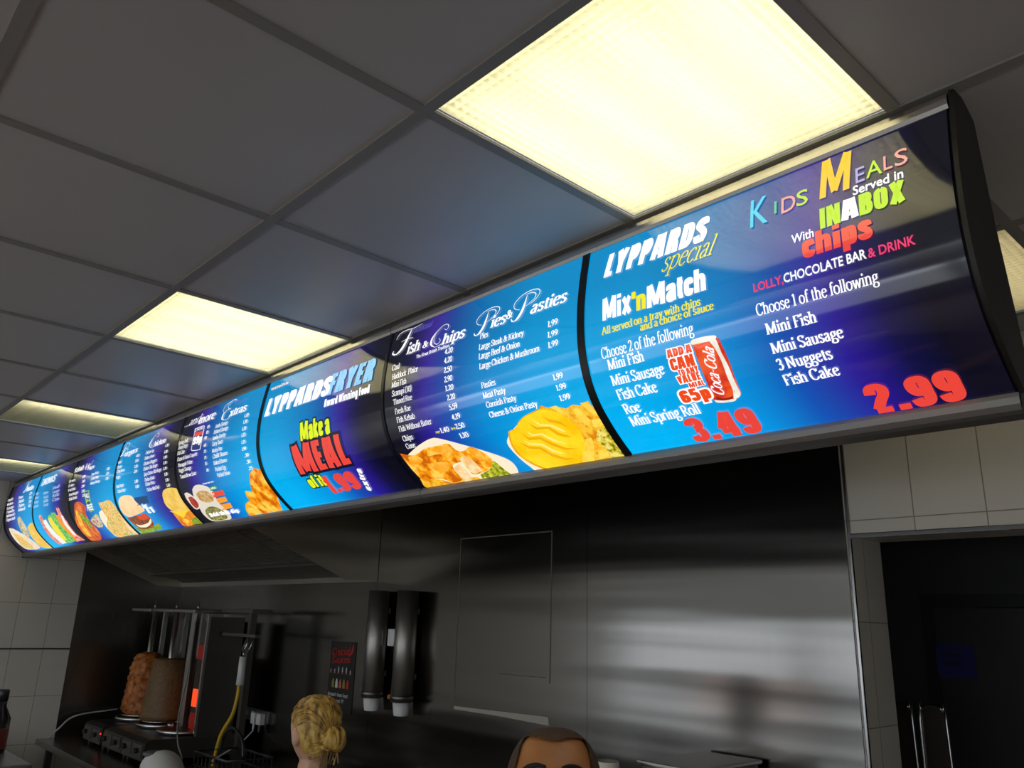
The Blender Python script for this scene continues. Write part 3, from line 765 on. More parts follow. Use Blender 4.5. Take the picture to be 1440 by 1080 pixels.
 (4,'chicken_list','serif','white','Chicken Leg',-4.062,0.124,-3.954,0.124,0.016),
 (4,'chicken_list','serif','white','Chicken Breast',-4.063,0.152,-3.928,0.152,0.016),
 (4,'chicken_list','serif','white','Chicken Nuggets',-4.057,0.180,-3.882,0.180,0.016),
 (4,'chicken_list','serif','white','Chicken Fillet Burger',-4.049,0.206,-3.864,0.206,0.016),
 (4,'chicken_list','serif','white','Spicy Chicken Fillet Burger',-4.036,0.233,-3.809,0.233,0.016),
 (4,'chicken_list','serif','white','Chicken Kebab',-4.027,0.260,-3.897,0.260,0.016),
 (4,'chicken_list','serif','white','Chicken Pieces',-4.020,0.282,-3.900,0.282,0.016),
 (4,'chicken_list','serif','white','Chicken Meal Deal',-4.012,0.309,-3.853,0.309,0.016),
 (4,'chicken_prices','serifb','white','1.20',-3.809,0.122,-3.767,0.122,0.013),
 (4,'chicken_prices','serifb','white','2.20',-3.803,0.153,-3.761,0.153,0.013),
 (4,'chicken_prices','serifb','white','2.40',-3.799,0.179,-3.758,0.179,0.013),
 (4,'chicken_prices','serifb','white','2.70',-3.793,0.206,-3.752,0.206,0.013),
 (4,'chicken_prices','serifb','white','2.70',-3.785,0.233,-3.745,0.233,0.013),
 (4,'chicken_prices','serifb','white','3.10',-3.775,0.260,-3.735,0.260,0.013),
 (4,'chicken_prices','serifb','white','3.20',-3.768,0.287,-3.728,0.287,0.013),
 (4,'chicken_prices','serifb','white','3.30',-3.764,0.312,-3.724,0.312,0.013),
 (4,'pound_offer','imp','white','for',-4.143,0.387,-4.086,0.387,0.027),
 (4,'pound_offer','imp','white','£1',-4.127,0.417,-4.041,0.417,0.033),
 (5,'kebab_heading','serifbi','white','Kebab',-5.300,0.075,-5.118,0.075,0.029),
 (5,'wraps_heading','swash','white','W',-5.092,0.087,-4.949,0.087,0.048),
 (5,'wraps_heading','serifbi','white','raps',-5.016,0.091,-4.902,0.091,0.021),
 (5,'kebab_list','serif','white','Doner',-5.342,0.132,-5.210,0.132,0.016),
 (5,'kebab_list','serif','white','Chicken',-5.330,0.161,-5.220,0.161,0.016),
 (5,'kebab_list','serif','white','Mixed Kebab',-5.316,0.188,-5.174,0.188,0.016),
 (5,'kebab_list','serif','white','Donerburger',-5.298,0.217,-5.104,0.217,0.016),
 (5,'kebab_list','serif','white','Shish Kebab',-5.279,0.244,-5.122,0.244,0.016),
 (5,'kebab_prices','serifb','white','2.90',-5.073,0.132,-5.020,0.132,0.015),
 (5,'kebab_prices','serifb','white','3.40',-5.062,0.161,-5.009,0.161,0.015),
 (5,'kebab_prices','serifb','white','3.90',-5.052,0.190,-5.000,0.190,0.015),
 (5,'kebab_prices','serifb','white','2.50',-5.036,0.219,-4.984,0.219,0.015),
 (5,'kebab_prices','serifb','white','3.20',-5.019,0.245,-4.968,0.245,0.015),
 (5,'wrap_list','serif','white','Doner Wrap',-4.906,0.137,-4.778,0.137,0.015),
 (5,'wrap_list','serif','white','Chicken Wrap',-4.895,0.164,-4.758,0.164,0.015),
 (5,'wrap_list','serif','white','Mixed Wrap',-4.889,0.190,-4.724,0.190,0.015),
 (5,'wrap_prices','serifb','white','3.20',-4.645,0.136,-4.598,0.136,0.014),
 (5,'wrap_prices','serifb','white','3.50',-4.633,0.163,-4.587,0.163,0.014),
 (5,'wrap_prices','serifb','white','3.90',-4.625,0.191,-4.580,0.191,0.014),
 (5,'salad_offer','sans','white','ALL',-4.959,0.258,-4.892,0.258,0.027),
 (5,'salad_offer','sans','lime','IN',-4.952,0.282,-4.889,0.282,0.018),
 (5,'salad_offer','sans','white','FREE',-4.952,0.330,-4.856,0.330,0.035),
 (6,'drinks_heading','serifbi','white','DRINKS',-6.038,0.080,-5.717,0.080,0.043),
 (6,'drinks_list','serif','palewhite','Cola',-6.165,0.136,-6.040,0.136,0.019),
 (6,'drinks_list','serif','palewhite','Diet',-6.136,0.166,-6.013,0.166,0.019),
 (6,'drinks_list','serif','palewhite','Orange',-6.114,0.194,-5.993,0.194,0.019),
 (6,'drinks_list','serif','palewhite','Lemon',-6.100,0.222,-5.980,0.222,0.019),
 (6,'drinks_list','serif','palewhite','Water',-5.901,0.153,-5.780,0.153,0.018),
 (6,'drinks_list','serif','palewhite','Juice',-5.878,0.181,-5.759,0.181,0.018),
 (6,'drinks_list','serif','palewhite','Milk',-5.861,0.208,-5.743,0.208,0.018),
 (6,'drinks_list','serif','palewhite','Fruit',-5.851,0.234,-5.735,0.234,0.018),
 (6,'drinks_list','serif','palewhite','Small',-5.701,0.138,-5.542,0.138,0.018),
 (6,'drinks_list','serif','palewhite','Large',-5.676,0.166,-5.520,0.166,0.018),
 (6,'drinks_list','serif','palewhite','Bottle',-5.657,0.192,-5.504,0.192,0.018),
 (6,'drinks_list','serif','palewhite','Can',-5.643,0.218,-5.492,0.218,0.018),
 (7,'kebabs_heading','swash','white','K',-6.513,0.081,-6.372,0.081,0.084),
 (7,'kebabs_heading','serifbi','white','ebabs',-6.436,0.079,-6.248,0.079,0.032),
 (7,'kebabs_list','serif','white','Small',-6.949,0.109,-6.784,0.109,0.018),
 (7,'kebabs_list','serif','white','Medium',-6.911,0.142,-6.726,0.142,0.018),
 (7,'kebabs_list','serif','white','Large',-6.883,0.173,-6.678,0.173,0.018),
 (7,'kebabs_list','serif','white','Family',-6.863,0.202,-6.639,0.202,0.018),
 (7,'kebabs_list','serif','white','Mixed',-6.851,0.231,-6.610,0.231,0.018),
 (7,'kebabs_list','serif','white','Special',-6.851,0.259,-6.592,0.259,0.018),
 (7,'kebabs_list','serif','white','Doner',-6.598,0.120,-6.467,0.120,0.020),
 (7,'kebabs_list','serif','white','Shish',-6.560,0.152,-6.411,0.152,0.020),
 (7,'kebabs_list','serif','white','Chicken',-6.532,0.184,-6.366,0.184,0.020),
 (7,'kebabs_list','serif','white','Mixed',-6.512,0.214,-6.329,0.214,0.020),
 (7,'kebabs_prices','serifb','white','2.9',-6.295,0.118,-6.236,0.118,0.018),
 (7,'kebabs_prices','serifb','white','3.4',-6.271,0.148,-6.211,0.148,0.018),
 (7,'kebabs_prices','serifb','white','3.9',-6.254,0.177,-6.195,0.177,0.018),
 (7,'kebabs_prices','serifb','white','4.5',-6.244,0.205,-6.185,0.205,0.018),
]
SHAPES = [
 (0,'drink_can_picture','canred',1,1,[(-0.905,0.300),(-0.895,0.297),(-0.847,0.299),(-0.838,0.320),(-0.834,0.353),(-0.836,0.391),(-0.839,0.421),(-0.843,0.429),(-0.862,0.437),(-0.896,0.435),(-0.904,0.428),(-0.901,0.398),(-0.900,0.363),(-0.902,0.321)]),
 (0,'drink_can_picture','cansilver',2,1,[(-0.907,0.297),(-0.900,0.292),(-0.873,0.292),(-0.850,0.295),(-0.846,0.300),(-0.855,0.304),(-0.882,0.303),(-0.903,0.302)]),
 (0,'drink_can_picture','cansilver',2,1,[(-0.864,0.303),(-0.849,0.302),(-0.844,0.332),(-0.839,0.365),(-0.840,0.405),(-0.840,0.423),(-0.847,0.432),(-0.860,0.433),(-0.853,0.414),(-0.851,0.385),(-0.850,0.349),(-0.855,0.322)]),
 (0,'drink_can_picture','cansilver',2,1,[(-0.904,0.427),(-0.883,0.433),(-0.857,0.434),(-0.862,0.439),(-0.885,0.438),(-0.901,0.434)]),
 (0,'drink_can_picture','candark',2,1,[(-0.895,0.421),(-0.881,0.428),(-0.857,0.426),(-0.851,0.415),(-0.861,0.431),(-0.883,0.433),(-0.898,0.427)]),
 (1,'fish_tray_picture','cream',1,1,[(-1.954,0.401),(-1.888,0.381),(-1.823,0.369),(-1.781,0.375),(-1.696,0.411),(-1.616,0.452),(-1.574,0.483),(-1.568,0.512),(-1.586,0.538),(-1.633,0.537),(-1.741,0.531),(-1.958,0.528),(-1.967,0.469)]),
 (1,'fish_tray_picture','batter',2,1,[(-1.990,0.392),(-1.957,0.403),(-1.917,0.406),(-1.866,0.394),(-1.810,0.394),(-1.758,0.395),(-1.743,0.419),(-1.716,0.427),(-1.680,0.418),(-1.649,0.441),(-1.632,0.470),(-1.658,0.497),(-1.707,0.509),(-1.749,0.506),(-1.741,0.465),(-1.793,0.463),(-1.806,0.487),(-1.804,0.522),(-1.853,0.528),(-1.887,0.506),(-1.969,0.497),(-1.982,0.467),(-1.987,0.427)]),
 (1,'fish_tray_picture','fishwhite',3,1,[(-1.752,0.448),(-1.723,0.443),(-1.705,0.465),(-1.700,0.484),(-1.700,0.500),(-1.736,0.508),(-1.751,0.492),(-1.753,0.469)]),
 (1,'fish_tray_picture','fishwhite',3,1,[(-1.803,0.475),(-1.766,0.467),(-1.759,0.501),(-1.768,0.527),(-1.800,0.529),(-1.804,0.501)]),
 (1,'fish_tray_picture','chips',2,1,[(-1.981,0.492),(-1.897,0.508),(-1.853,0.528),(-1.801,0.522),(-1.740,0.521),(-1.743,0.536),(-1.838,0.537),(-1.979,0.532)]),
 (1,'fish_tray_picture','peas',3,1,[(-1.719,0.514),(-1.664,0.500),(-1.633,0.476),(-1.621,0.491),(-1.614,0.514),(-1.607,0.530),(-1.633,0.537),(-1.718,0.538)]),
 (1,'pie_tray_picture','cream',1,1,[(-1.509,0.403),(-1.444,0.377),(-1.372,0.376),(-1.267,0.440),(-1.341,0.537),(-1.492,0.540),(-1.521,0.513),(-1.538,0.462),(-1.538,0.428)]),
 (1,'pie_tray_picture','chips',2,0,[(-1.373,0.357),(-1.363,0.350),(-1.345,0.359),(-1.317,0.361),(-1.290,0.372),(-1.265,0.366),(-1.242,0.373),(-1.216,0.365),(-1.213,0.378),(-1.186,0.386),(-1.188,0.455),(-1.189,0.540),(-1.305,0.540),(-1.353,0.538),(-1.308,0.491),(-1.290,0.425),(-1.307,0.383),(-1.344,0.367)]),
 (1,'pie_tray_picture','chipslice',3,0,[(-1.270,0.376),(-1.252,0.377),(-1.236,0.416),(-1.254,0.427),(-1.269,0.409)]),
 (1,'pie_tray_picture','chipslice',3,0,[(-1.234,0.414),(-1.193,0.414),(-1.200,0.433),(-1.238,0.435)]),
 (1,'pie_tray_picture','chipslice',3,0,[(-1.285,0.462),(-1.265,0.461),(-1.275,0.491),(-1.305,0.537),(-1.339,0.534),(-1.341,0.525)]),
 (1,'pie_tray_picture','chipslice',3,0,[(-1.337,0.359),(-1.316,0.359),(-1.291,0.384),(-1.305,0.388)]),
 (1,'pie_tray_picture','chipslice',3,0,[(-1.242,0.367),(-1.223,0.367),(-1.198,0.402),(-1.214,0.407)]),
 (1,'pie_tray_picture','chipslice',3,0,[(-1.273,0.503),(-1.244,0.500),(-1.248,0.524),(-1.285,0.528)]),
 (1,'pie_tray_picture','pie',3,1,[(-1.504,0.396),(-1.481,0.395),(-1.458,0.379),(-1.427,0.368),(-1.400,0.364),(-1.369,0.360),(-1.343,0.366),(-1.316,0.379),(-1.295,0.407),(-1.286,0.436),(-1.293,0.471),(-1.315,0.501),(-1.353,0.529),(-1.400,0.539),(-1.447,0.538),(-1.482,0.520),(-1.506,0.494),(-1.521,0.465),(-1.520,0.431)]),
 (1,'pie_tray_picture','pierim',2,1,[(-1.512,0.398),(-1.479,0.392),(-1.456,0.376),(-1.425,0.365),(-1.399,0.361),(-1.367,0.357),(-1.339,0.363),(-1.310,0.377),(-1.288,0.406),(-1.281,0.436),(-1.288,0.472),(-1.315,0.507),(-1.354,0.535),(-1.403,0.545),(-1.454,0.543),(-1.489,0.525),(-1.514,0.499),(-1.529,0.468),(-1.528,0.433)]),
 (1,'pie_tray_picture','piehigh',4,0,[(-1.414,0.377),(-1.391,0.396),(-1.357,0.404),(-1.335,0.422),(-1.324,0.434),(-1.343,0.425),(-1.363,0.408),(-1.395,0.401)]),
 (1,'pie_tray_picture','piehigh',4,0,[(-1.451,0.406),(-1.436,0.419),(-1.403,0.422),(-1.378,0.445),(-1.346,0.466),(-1.384,0.451),(-1.407,0.427),(-1.440,0.424)]),
 (1,'pie_tray_picture','piehigh',4,0,[(-1.481,0.430),(-1.460,0.443),(-1.423,0.451),(-1.398,0.478),(-1.369,0.497),(-1.407,0.482),(-1.430,0.456),(-1.463,0.448)]),
 (1,'fish_tray_picture','batterhigh',3,1,[(-1.865,0.403),(-1.814,0.399),(-1.769,0.400),(-1.755,0.419),(-1.789,0.424),(-1.832,0.420),(-1.872,0.420)]),
 (1,'fish_tray_picture','batterhigh',3,1,[(-1.964,0.411),(-1.922,0.412),(-1.905,0.430),(-1.940,0.440),(-1.967,0.433)]),
 (1,'fish_tray_picture','batterhigh',3,1,[(-1.896,0.447),(-1.833,0.447),(-1.806,0.461),(-1.841,0.482),(-1.887,0.471)]),
 (1,'fish_tray_picture','batterhigh',3,1,[(-1.694,0.426),(-1.673,0.427),(-1.652,0.461),(-1.673,0.470),(-1.691,0.448)]),
 (1,'pie_tray_picture','peas2',3,0,[(-1.236,0.445),(-1.210,0.440),(-1.190,0.449),(-1.185,0.481),(-1.188,0.539),(-1.256,0.540),(-1.244,0.519),(-1.250,0.482),(-1.254,0.468)]),
 (1,'pie_tray_picture','pieshade',4,0,[(-1.431,0.384),(-1.407,0.403),(-1.369,0.408),(-1.349,0.430),(-1.317,0.448),(-1.338,0.446),(-1.359,0.436),(-1.376,0.413),(-1.414,0.409)]),
 (1,'pie_tray_picture','pieshade',4,0,[(-1.471,0.407),(-1.454,0.426),(-1.415,0.431),(-1.390,0.454),(-1.359,0.476),(-1.326,0.485),(-1.365,0.483),(-1.398,0.461),(-1.420,0.438),(-1.459,0.434)]),
 (1,'pie_tray_picture','pieshade',4,0,[(-1.499,0.432),(-1.472,0.451),(-1.436,0.460),(-1.414,0.486),(-1.382,0.507),(-1.352,0.513),(-1.388,0.514),(-1.422,0.494),(-1.441,0.467),(-1.477,0.458)]),
 (1,'pie_tray_picture','pieshade',4,0,[(-1.372,0.376),(-1.356,0.388),(-1.325,0.401),(-1.307,0.425),(-1.329,0.408),(-1.360,0.395)]),
 (3,'dip_cups_picture','dipwhite',1,1,[(-3.508,0.350),(-3.466,0.336),(-3.406,0.339),(-3.343,0.358),(-3.325,0.388),(-3.343,0.421),(-3.340,0.450),(-3.329,0.489),(-3.359,0.526),(-3.418,0.529),(-3.547,0.524),(-3.571,0.480),(-3.550,0.435),(-3.527,0.380)]),
 (3,'dip_cups_picture','dipbrown',2,1,[(-3.488,0.371),(-3.430,0.363),(-3.365,0.377),(-3.354,0.402),(-3.376,0.421),(-3.431,0.425),(-3.481,0.413),(-3.497,0.390)]),
 (3,'dip_cups_picture','dipgreen',2,1,[(-3.524,0.461),(-3.461,0.446),(-3.394,0.455),(-3.362,0.486),(-3.381,0.516),(-3.427,0.526),(-3.530,0.522),(-3.546,0.490)]),
 (3,'dip_cups_picture','dipwhite',1,1,[(-3.605,0.359),(-3.568,0.359),(-3.529,0.386),(-3.530,0.422),(-3.548,0.443),(-3.601,0.445),(-3.612,0.413),(-3.612,0.378)]),
 (3,'dip_cups_picture','dipred',2,1,[(-3.586,0.380),(-3.550,0.381),(-3.530,0.407),(-3.545,0.432),(-3.587,0.440),(-3.599,0.415)]),
 (3,'dip_offer','boxgreen',1,0,[(-3.343,0.358),(-3.267,0.354),(-3.269,0.372),(-3.341,0.375)]),
 (3,'dip_offer','boxred',1,0,[(-3.340,0.381),(-3.233,0.382),(-3.240,0.405),(-3.351,0.407)]),
 (3,'dip_offer','boxorange',1,0,[(-3.339,0.413),(-3.249,0.414),(-3.257,0.437),(-3.345,0.440)]),
 (3,'dip_offer','boxorange',1,0,[(-3.353,0.447),(-3.249,0.445),(-3.261,0.472),(-3.363,0.476)]),
 (3,'chicken_piece_picture','batter',1,0,[(-2.948,0.342),(-2.890,0.325),(-2.874,0.332),(-2.846,0.338),(-2.817,0.336),(-2.814,0.364),(-2.813,0.411),(-2.817,0.448),(-2.906,0.528),(-3.189,0.528),(-3.174,0.498),(-3.142,0.468),(-3.075,0.451),(-3.079,0.437),(-3.056,0.406),(-3.008,0.418),(-2.982,0.384)]),
 (3,'deal_badge','outline',1,1,[(-3.491,0.081),(-3.400,0.081),(-3.381,0.093),(-3.378,0.140),(-3.377,0.186),(-3.393,0.191),(-3.465,0.185),(-3.480,0.173),(-3.481,0.119)]),
 (3,'deal_badge','navy',2,1,[(-3.484,0.085),(-3.401,0.085),(-3.388,0.094),(-3.384,0.139),(-3.383,0.183),(-3.398,0.188),(-3.462,0.182),(-3.473,0.172),(-3.475,0.120)]),
 (3,'deal_badge','boxred',3,0,[(-3.475,0.103),(-3.386,0.107),(-3.384,0.124),(-3.474,0.119)]),
 (4,'burger_picture','bunpale',1,1,[(-4.438,0.320),(-4.398,0.302),(-4.316,0.299),(-4.236,0.311),(-4.204,0.341),(-4.158,0.378),(-4.161,0.399),(-4.278,0.410),(-4.390,0.415),(-4.439,0.403),(-4.452,0.365)]),
 (4,'burger_picture','burgerfill',2,1,[(-4.441,0.418),(-4.378,0.418),(-4.234,0.414),(-4.172,0.416),(-4.154,0.452),(-4.178,0.482),(-4.248,0.501),(-4.385,0.502),(-4.422,0.469)]),
 (4,'burger_picture','lettuce',1,1,[(-4.452,0.466),(-4.377,0.499),(-4.192,0.489),(-4.124,0.487),(-4.146,0.519),(-4.300,0.528),(-4.440,0.529),(-4.444,0.506)]),
 (4,'burger_picture','cream',3,1,[(-4.400,0.462),(-4.348,0.475),(-4.235,0.469),(-4.162,0.448),(-4.196,0.473),(-4.297,0.493),(-4.384,0.485)]),
 (4,'burger_picture','redsauce',3,1,[(-4.289,0.417),(-4.186,0.415),(-4.177,0.442),(-4.245,0.448),(-4.296,0.439)]),
 (4,'cheeseburger_picture','bungold',2,1,[(-3.849,0.344),(-3.819,0.324),(-3.756,0.317),(-3.678,0.326),(-3.630,0.349),(-3.604,0.394),(-3.622,0.432),(-3.674,0.447),(-3.754,0.446),(-3.842,0.430),(-3.869,0.393)]),
 (4,'cheeseburger_picture','cheese',3,0,[(-3.879,0.427),(-3.797,0.438),(-3.675,0.440),(-3.745,0.462),(-3.788,0.479),(-3.823,0.454)]),
 (4,'cheeseburger_picture','patty',1,1,[(-3.862,0.443),(-3.763,0.460),(-3.664,0.441),(-3.605,0.454),(-3.612,0.505),(-3.601,0.522),(-3.726,0.525),(-3.870,0.528),(-3.869,0.480)]),
 (4,'cheeseburger_picture','lettuce',2,1,[(-3.725,0.494),(-3.635,0.480),(-3.612,0.498),(-3.604,0.523),(-3.690,0.527),(-3.761,0.522)]),
 (4,'cheeseburger_picture','batter',2,1,[(-3.857,0.473),(-3.772,0.489),(-3.737,0.501),(-3.773,0.525),(-3.858,0.529)]),
 (4,'pound_offer','navydark',1,0,[(-4.211,0.322),(-4.034,0.327),(-4.041,0.363),(-4.205,0.364)]),
 (5,'kebab_picture','kebabred',1,1,[(-5.177,0.272),(-5.140,0.264),(-5.061,0.271),(-4.987,0.303),(-4.989,0.324),(-5.013,0.341),(-5.009,0.404),(-5.008,0.467),(-5.103,0.525),(-5.272,0.521),(-5.293,0.496),(-5.281,0.429),(-5.260,0.383),(-5.208,0.326)]),
 (5,'kebab_picture','lettuce',2,1,[(-5.144,0.324),(-5.095,0.335),(-5.013,0.375),(-5.061,0.438),(-5.085,0.413),(-5.118,0.366)]),
 (5,'kebab_picture','batter',2,1,[(-5.168,0.304),(-5.130,0.339),(-5.153,0.407),(-5.189,0.486),(-5.240,0.474),(-5.223,0.401)]),
 (5,'salad_picture','saladmix',1,1,[(-4.989,0.383),(-4.875,0.359),(-4.829,0.366),(-4.859,0.432),(-4.949,0.440),(-4.989,0.413)]),
 (5,'wrap_picture','cream',1,1,[(-4.793,0.353),(-4.745,0.344),(-4.704,0.354),(-4.663,0.404),(-4.689,0.485),(-4.766,0.521),(-4.833,0.519),(-4.837,0.473),(-4.823,0.405)]),
 (5,'wrap_picture','wrapfill',2,1,[(-4.750,0.299),(-4.671,0.303),(-4.582,0.300),(-4.519,0.328),(-4.494,0.385),(-4.480,0.464),(-4.463,0.529),(-4.607,0.525),(-4.800,0.528),(-4.837,0.473),(-4.779,0.423),(-4.712,0.393),(-4.733,0.333)]),
 (5,'wrap_picture','bunpale',3,1,[(-4.500,0.378),(-4.440,0.371),(-4.431,0.439),(-4.454,0.528),(-4.537,0.523),(-4.536,0.452)]),
 (5,'salad_offer','lime2',1,0,[(-4.989,0.217),(-4.906,0.216),(-4.854,0.335),(-4.926,0.341)]),
 (5,'salad_offer','navydark',2,0,[(-4.975,0.223),(-4.910,0.222),(-4.863,0.332),(-4.916,0.335)]),
 (6,'bottles_picture','bottlered',1,0,[(-5.974,0.281),(-5.918,0.280),(-5.861,0.328),(-5.870,0.429),(-5.860,0.515),(-5.934,0.504),(-5.957,0.432),(-5.939,0.346)]),
 (6,'bottles_picture','bottlewhite',2,0,[(-5.893,0.320),(-5.822,0.316),(-5.775,0.399),(-5.740,0.507),(-5.848,0.510),(-5.867,0.438)]),
 (6,'bottles_picture','bottlegreen',1,0,[(-5.767,0.296),(-5.688,0.293),(-5.629,0.401),(-5.627,0.511),(-5.773,0.510),(-5.785,0.425)]),
 (6,'bottles_picture','bottleyellow',2,0,[(-5.766,0.312),(-5.700,0.310),(-5.640,0.383),(-5.674,0.482),(-5.758,0.486),(-5.753,0.401)]),
 (6,'bottles_picture','bottlegreen',1,0,[(-5.682,0.283),(-5.597,0.289),(-5.516,0.368),(-5.545,0.506),(-5.647,0.509),(-5.646,0.409)]),
 (6,'bottles_picture','orange',2,0,[(-5.594,0.304),(-5.513,0.310),(-5.458,0.389),(-5.457,0.508),(-5.537,0.512),(-5.546,0.408)]),
 (6,'bottles_picture','bottlered',3,0,[(-5.563,0.264),(-5.502,0.266),(-5.409,0.361),(-5.416,0.453),(-5.371,0.509),(-5.506,0.509),(-5.485,0.412),(-5.510,0.331)]),
 (6,'bottles_picture','bottlewhite',4,0,[(-5.481,0.316),(-5.440,0.322),(-5.425,0.417),(-5.434,0.471),(-5.473,0.458),(-5.479,0.387)]),
 (7,'naan_picture','naan',1,1,[(-6.811,0.311),(-6.664,0.329),(-6.439,0.407),(-6.397,0.511),(-6.716,0.506),(-6.796,0.457),(-6.808,0.373)]),
 (7,'naan_picture','wrapfill',2,1,[(-6.731,0.351),(-6.572,0.398),(-6.533,0.497),(-6.704,0.491),(-6.747,0.428)]),
 (7,'salad_picture','saladmix',1,1,[(-6.534,0.258),(-6.454,0.256),(-6.339,0.334),(-6.380,0.402),(-6.468,0.400),(-6.502,0.340)]),
 (7,'pitta_picture','bungold',1,1,[(-6.303,0.336),(-6.214,0.317),(-6.117,0.321),(-6.038,0.371),(-6.050,0.512),(-6.324,0.516),(-6.355,0.433)]),
]
MAN = (-1.085, 1.115, 1.549)
WOMAN = (-2.47, 1.44, 1.497)
WYAW = 1.55
# ------------------------------------------------------------------ the setting
XL, YW, XR, YF = -6.96, 2.70, 4.2, -2.7
GX, GY, T = -1.0654, 0.7331, .6          # one corner of the ceiling grid and its pitch
LIGHTS = [(0, 0), (-3, 0), (-6, 0), (-9, 0), (0, 2), (1, -4), (-2, -4), (-5, -4)]  # last three are unseen, added behind the camera to lift the ambient light
DX0, DX1, DZ = -1.25, -.33, 2.163         # doorway in the back wall
WT = .225
YB = 4.2                                  # far wall of the back room

s = MB()
i0, i1 = -10, 9; j0, j1 = -5, 2
for i in range(i0, i1+1):
    for j in range(j0, j1+2):
        x0, x1 = max(GX+i*T, XL), min(GX+i*T+T, XR); y0, y1 = max(GY+j*T, YF), min(GY+j*T+T, YW)
        if x1-x0 < .01 or y1-y0 < .01 or (i, j) in LIGHTS: continue
        s.box((x0, y0, CEIL+.004), (x1, y1, CEIL+.02))
struct(s, 'ceiling', M['ceil_tile'])
s = MB()
for i in range(i0, i1+2):
    x = GX+i*T
    if XL < x < XR: s.box((x-.012, YF, CEIL), (x+.012, YW, CEIL+.006))
for j in range(j0, j1+3):
    y = GY+j*T
    if YF < y < YW: s.box((XL, y-.012, CEIL-.0004), (XR, y+.012, CEIL+.006))
struct(s, 'trim_1', M['tbar'])

m = mat('quarry_floor', (.20,.12,.08), .45)
br = nd(m, 'ShaderNodeTexBrick'); lk(m, coords(m), br.inputs['Vector']); br.offset = 0; br.inputs['Scale'].default_value = 1
br.inputs['Brick Width'].default_value = .3; br.inputs['Row Height'].default_value = .3; br.inputs['Mortar Size'].default_value = .004
br.inputs['Color1'].default_value = (.22,.13,.09,1); br.inputs['Color2'].default_value = (.19,.11,.08,1); br.inputs['Mortar'].default_value = (.1,.09,.08,1)
lk(m, br.outputs['Color'], bsdf(m).inputs['Base Color']); M['floor'] = m
struct(MB().box((XL-.2, YF-.2, -.1), (XR+.2, YB+.2, 0)), 'floor', M['floor'])

s = MB()
s.box((XL, YW, 0), (DX0, YW+WT, CEIL+.02)); s.box((DX1, YW, 0), (XR, YW+WT, CEIL+.02)); s.box((DX0, YW, DZ), (DX1, YW+WT, CEIL+.02))
wb = s.build('wall_back', [M['tile_back'], M['tile_side']]); wb['kind'] = 'structure'
for p in wb.data.polygons:
    if abs(p.normal.x) > .9: p.material_index = 1
struct(MB().box((XL-.15, YF, 0), (XL, YW+WT, CEIL+.02)), 'wall_left', M['tile_side'])
M['paint'] = mat('magnolia_paint', (.55,.52,.46), .6)
struct(MB().box((XR, YF, 0), (XR+.15, YW+WT, CEIL+.02)), 'wall_right', M['paint'])
# shop front: low wall, glazing bars, fascia above
s = MB()
s.box((XL, YF-.15, 0), (XR, YF, .95)); s.box((XL, YF-.15, 1.95), (XR, YF, CEIL+.02))
for x in (XL, -4.4, -1.6, 1.2, XR-.12): s.box((x, YF-.12, .95), (x+.12, YF-.03, 1.95))
struct(s, 'wall_front', M['paint'])
M['paving'] = mat('pavement', (.42,.41,.39), .8)
struct(MB().box((-16, -14, -.12), (12, YF-.2, -.02)), 'ground', M['paving'])
# back room beyond the doorway
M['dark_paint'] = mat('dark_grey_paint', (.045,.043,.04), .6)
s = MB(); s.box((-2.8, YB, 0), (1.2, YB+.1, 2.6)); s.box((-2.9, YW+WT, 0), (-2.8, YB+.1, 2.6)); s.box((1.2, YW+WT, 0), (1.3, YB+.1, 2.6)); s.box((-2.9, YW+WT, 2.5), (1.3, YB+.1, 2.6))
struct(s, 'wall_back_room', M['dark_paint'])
s = MB(); s.box((-1.56, YB-.045, 0), (-.66, YB-.001, 1.98), 0, .004)
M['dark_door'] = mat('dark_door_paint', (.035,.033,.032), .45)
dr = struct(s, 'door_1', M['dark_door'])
s = MB(); s.box((-1.62, YB-.03, 0), (-1.565, YB-.001, 2.04)); s.box((-.655, YB-.03, 0), (-.60, YB-.001, 2.04)); s.box((-1.565, YB-.03, 1.985), (-.655, YB-.001, 2.04))
struct(s, 'trim_2', mat('black_door_frame', (.015,.015,.015), .5))
# chrome edging of the tiles round the doorway
s = MB(); s.box((DX0-.008, YW-.008, 0), (DX0+.003, YW+.004, CEIL), 0, .003); s.box((DX0, YW-.008, DZ-.006), (DX1, YW+.004, DZ+.010), 0, .003); s.box((DX1-.004, YW-.008, 0), (DX1+.013, YW+.004, DZ), 0, .003)
struct(s, 'trim_3', M['chrome'])
struct(MB().box((XL, .2, 1.560), (XL+.006, 1.905, 1.572)), 'trim_4', M['dull_steel'])

# stainless cladding sheets (each lifts off)
def sheet(x0, x1, label, marks=None):
    t = MB().box((x0+.001, YW-.006, .9), (x1-.001, YW-.0005, CEIL-.01)).build('steel_wall_sheet', M['sheet'])
    tag(t, label, 'wall panel', 'steel sheets on the back wall'); return t
sheet(XL+.006, -4.062, 'steel wall sheet in the far left corner under the extractor hood')
wide = sheet(-4.062, -2.434, 'steel wall sheet behind the cup dispensers, with a rectangular outline of old glue')
sheet(-2.434, DX0-.014, 'steel wall sheet beside the doorway, reflecting pale daylight bands')
M['glue'] = mat('old_adhesive', (.16,.14,.10), .7)
y_ = YW-.0062
s = MB()
for a, b in (((-3.318, y_, 1.47), (-3.312, y_, 2.265)), ((-2.656, y_, 1.60), (-2.650, y_, 2.265)), ((-3.318, y_, 2.26), (-2.65, y_, 2.266)), ((-2.99, y_, 1.62), (-2.68, y_, 1.624))):
    s.box(a, (b[0], y_-.0012, b[1+1]))
s.build('glue_outline', M['glue'], wide)
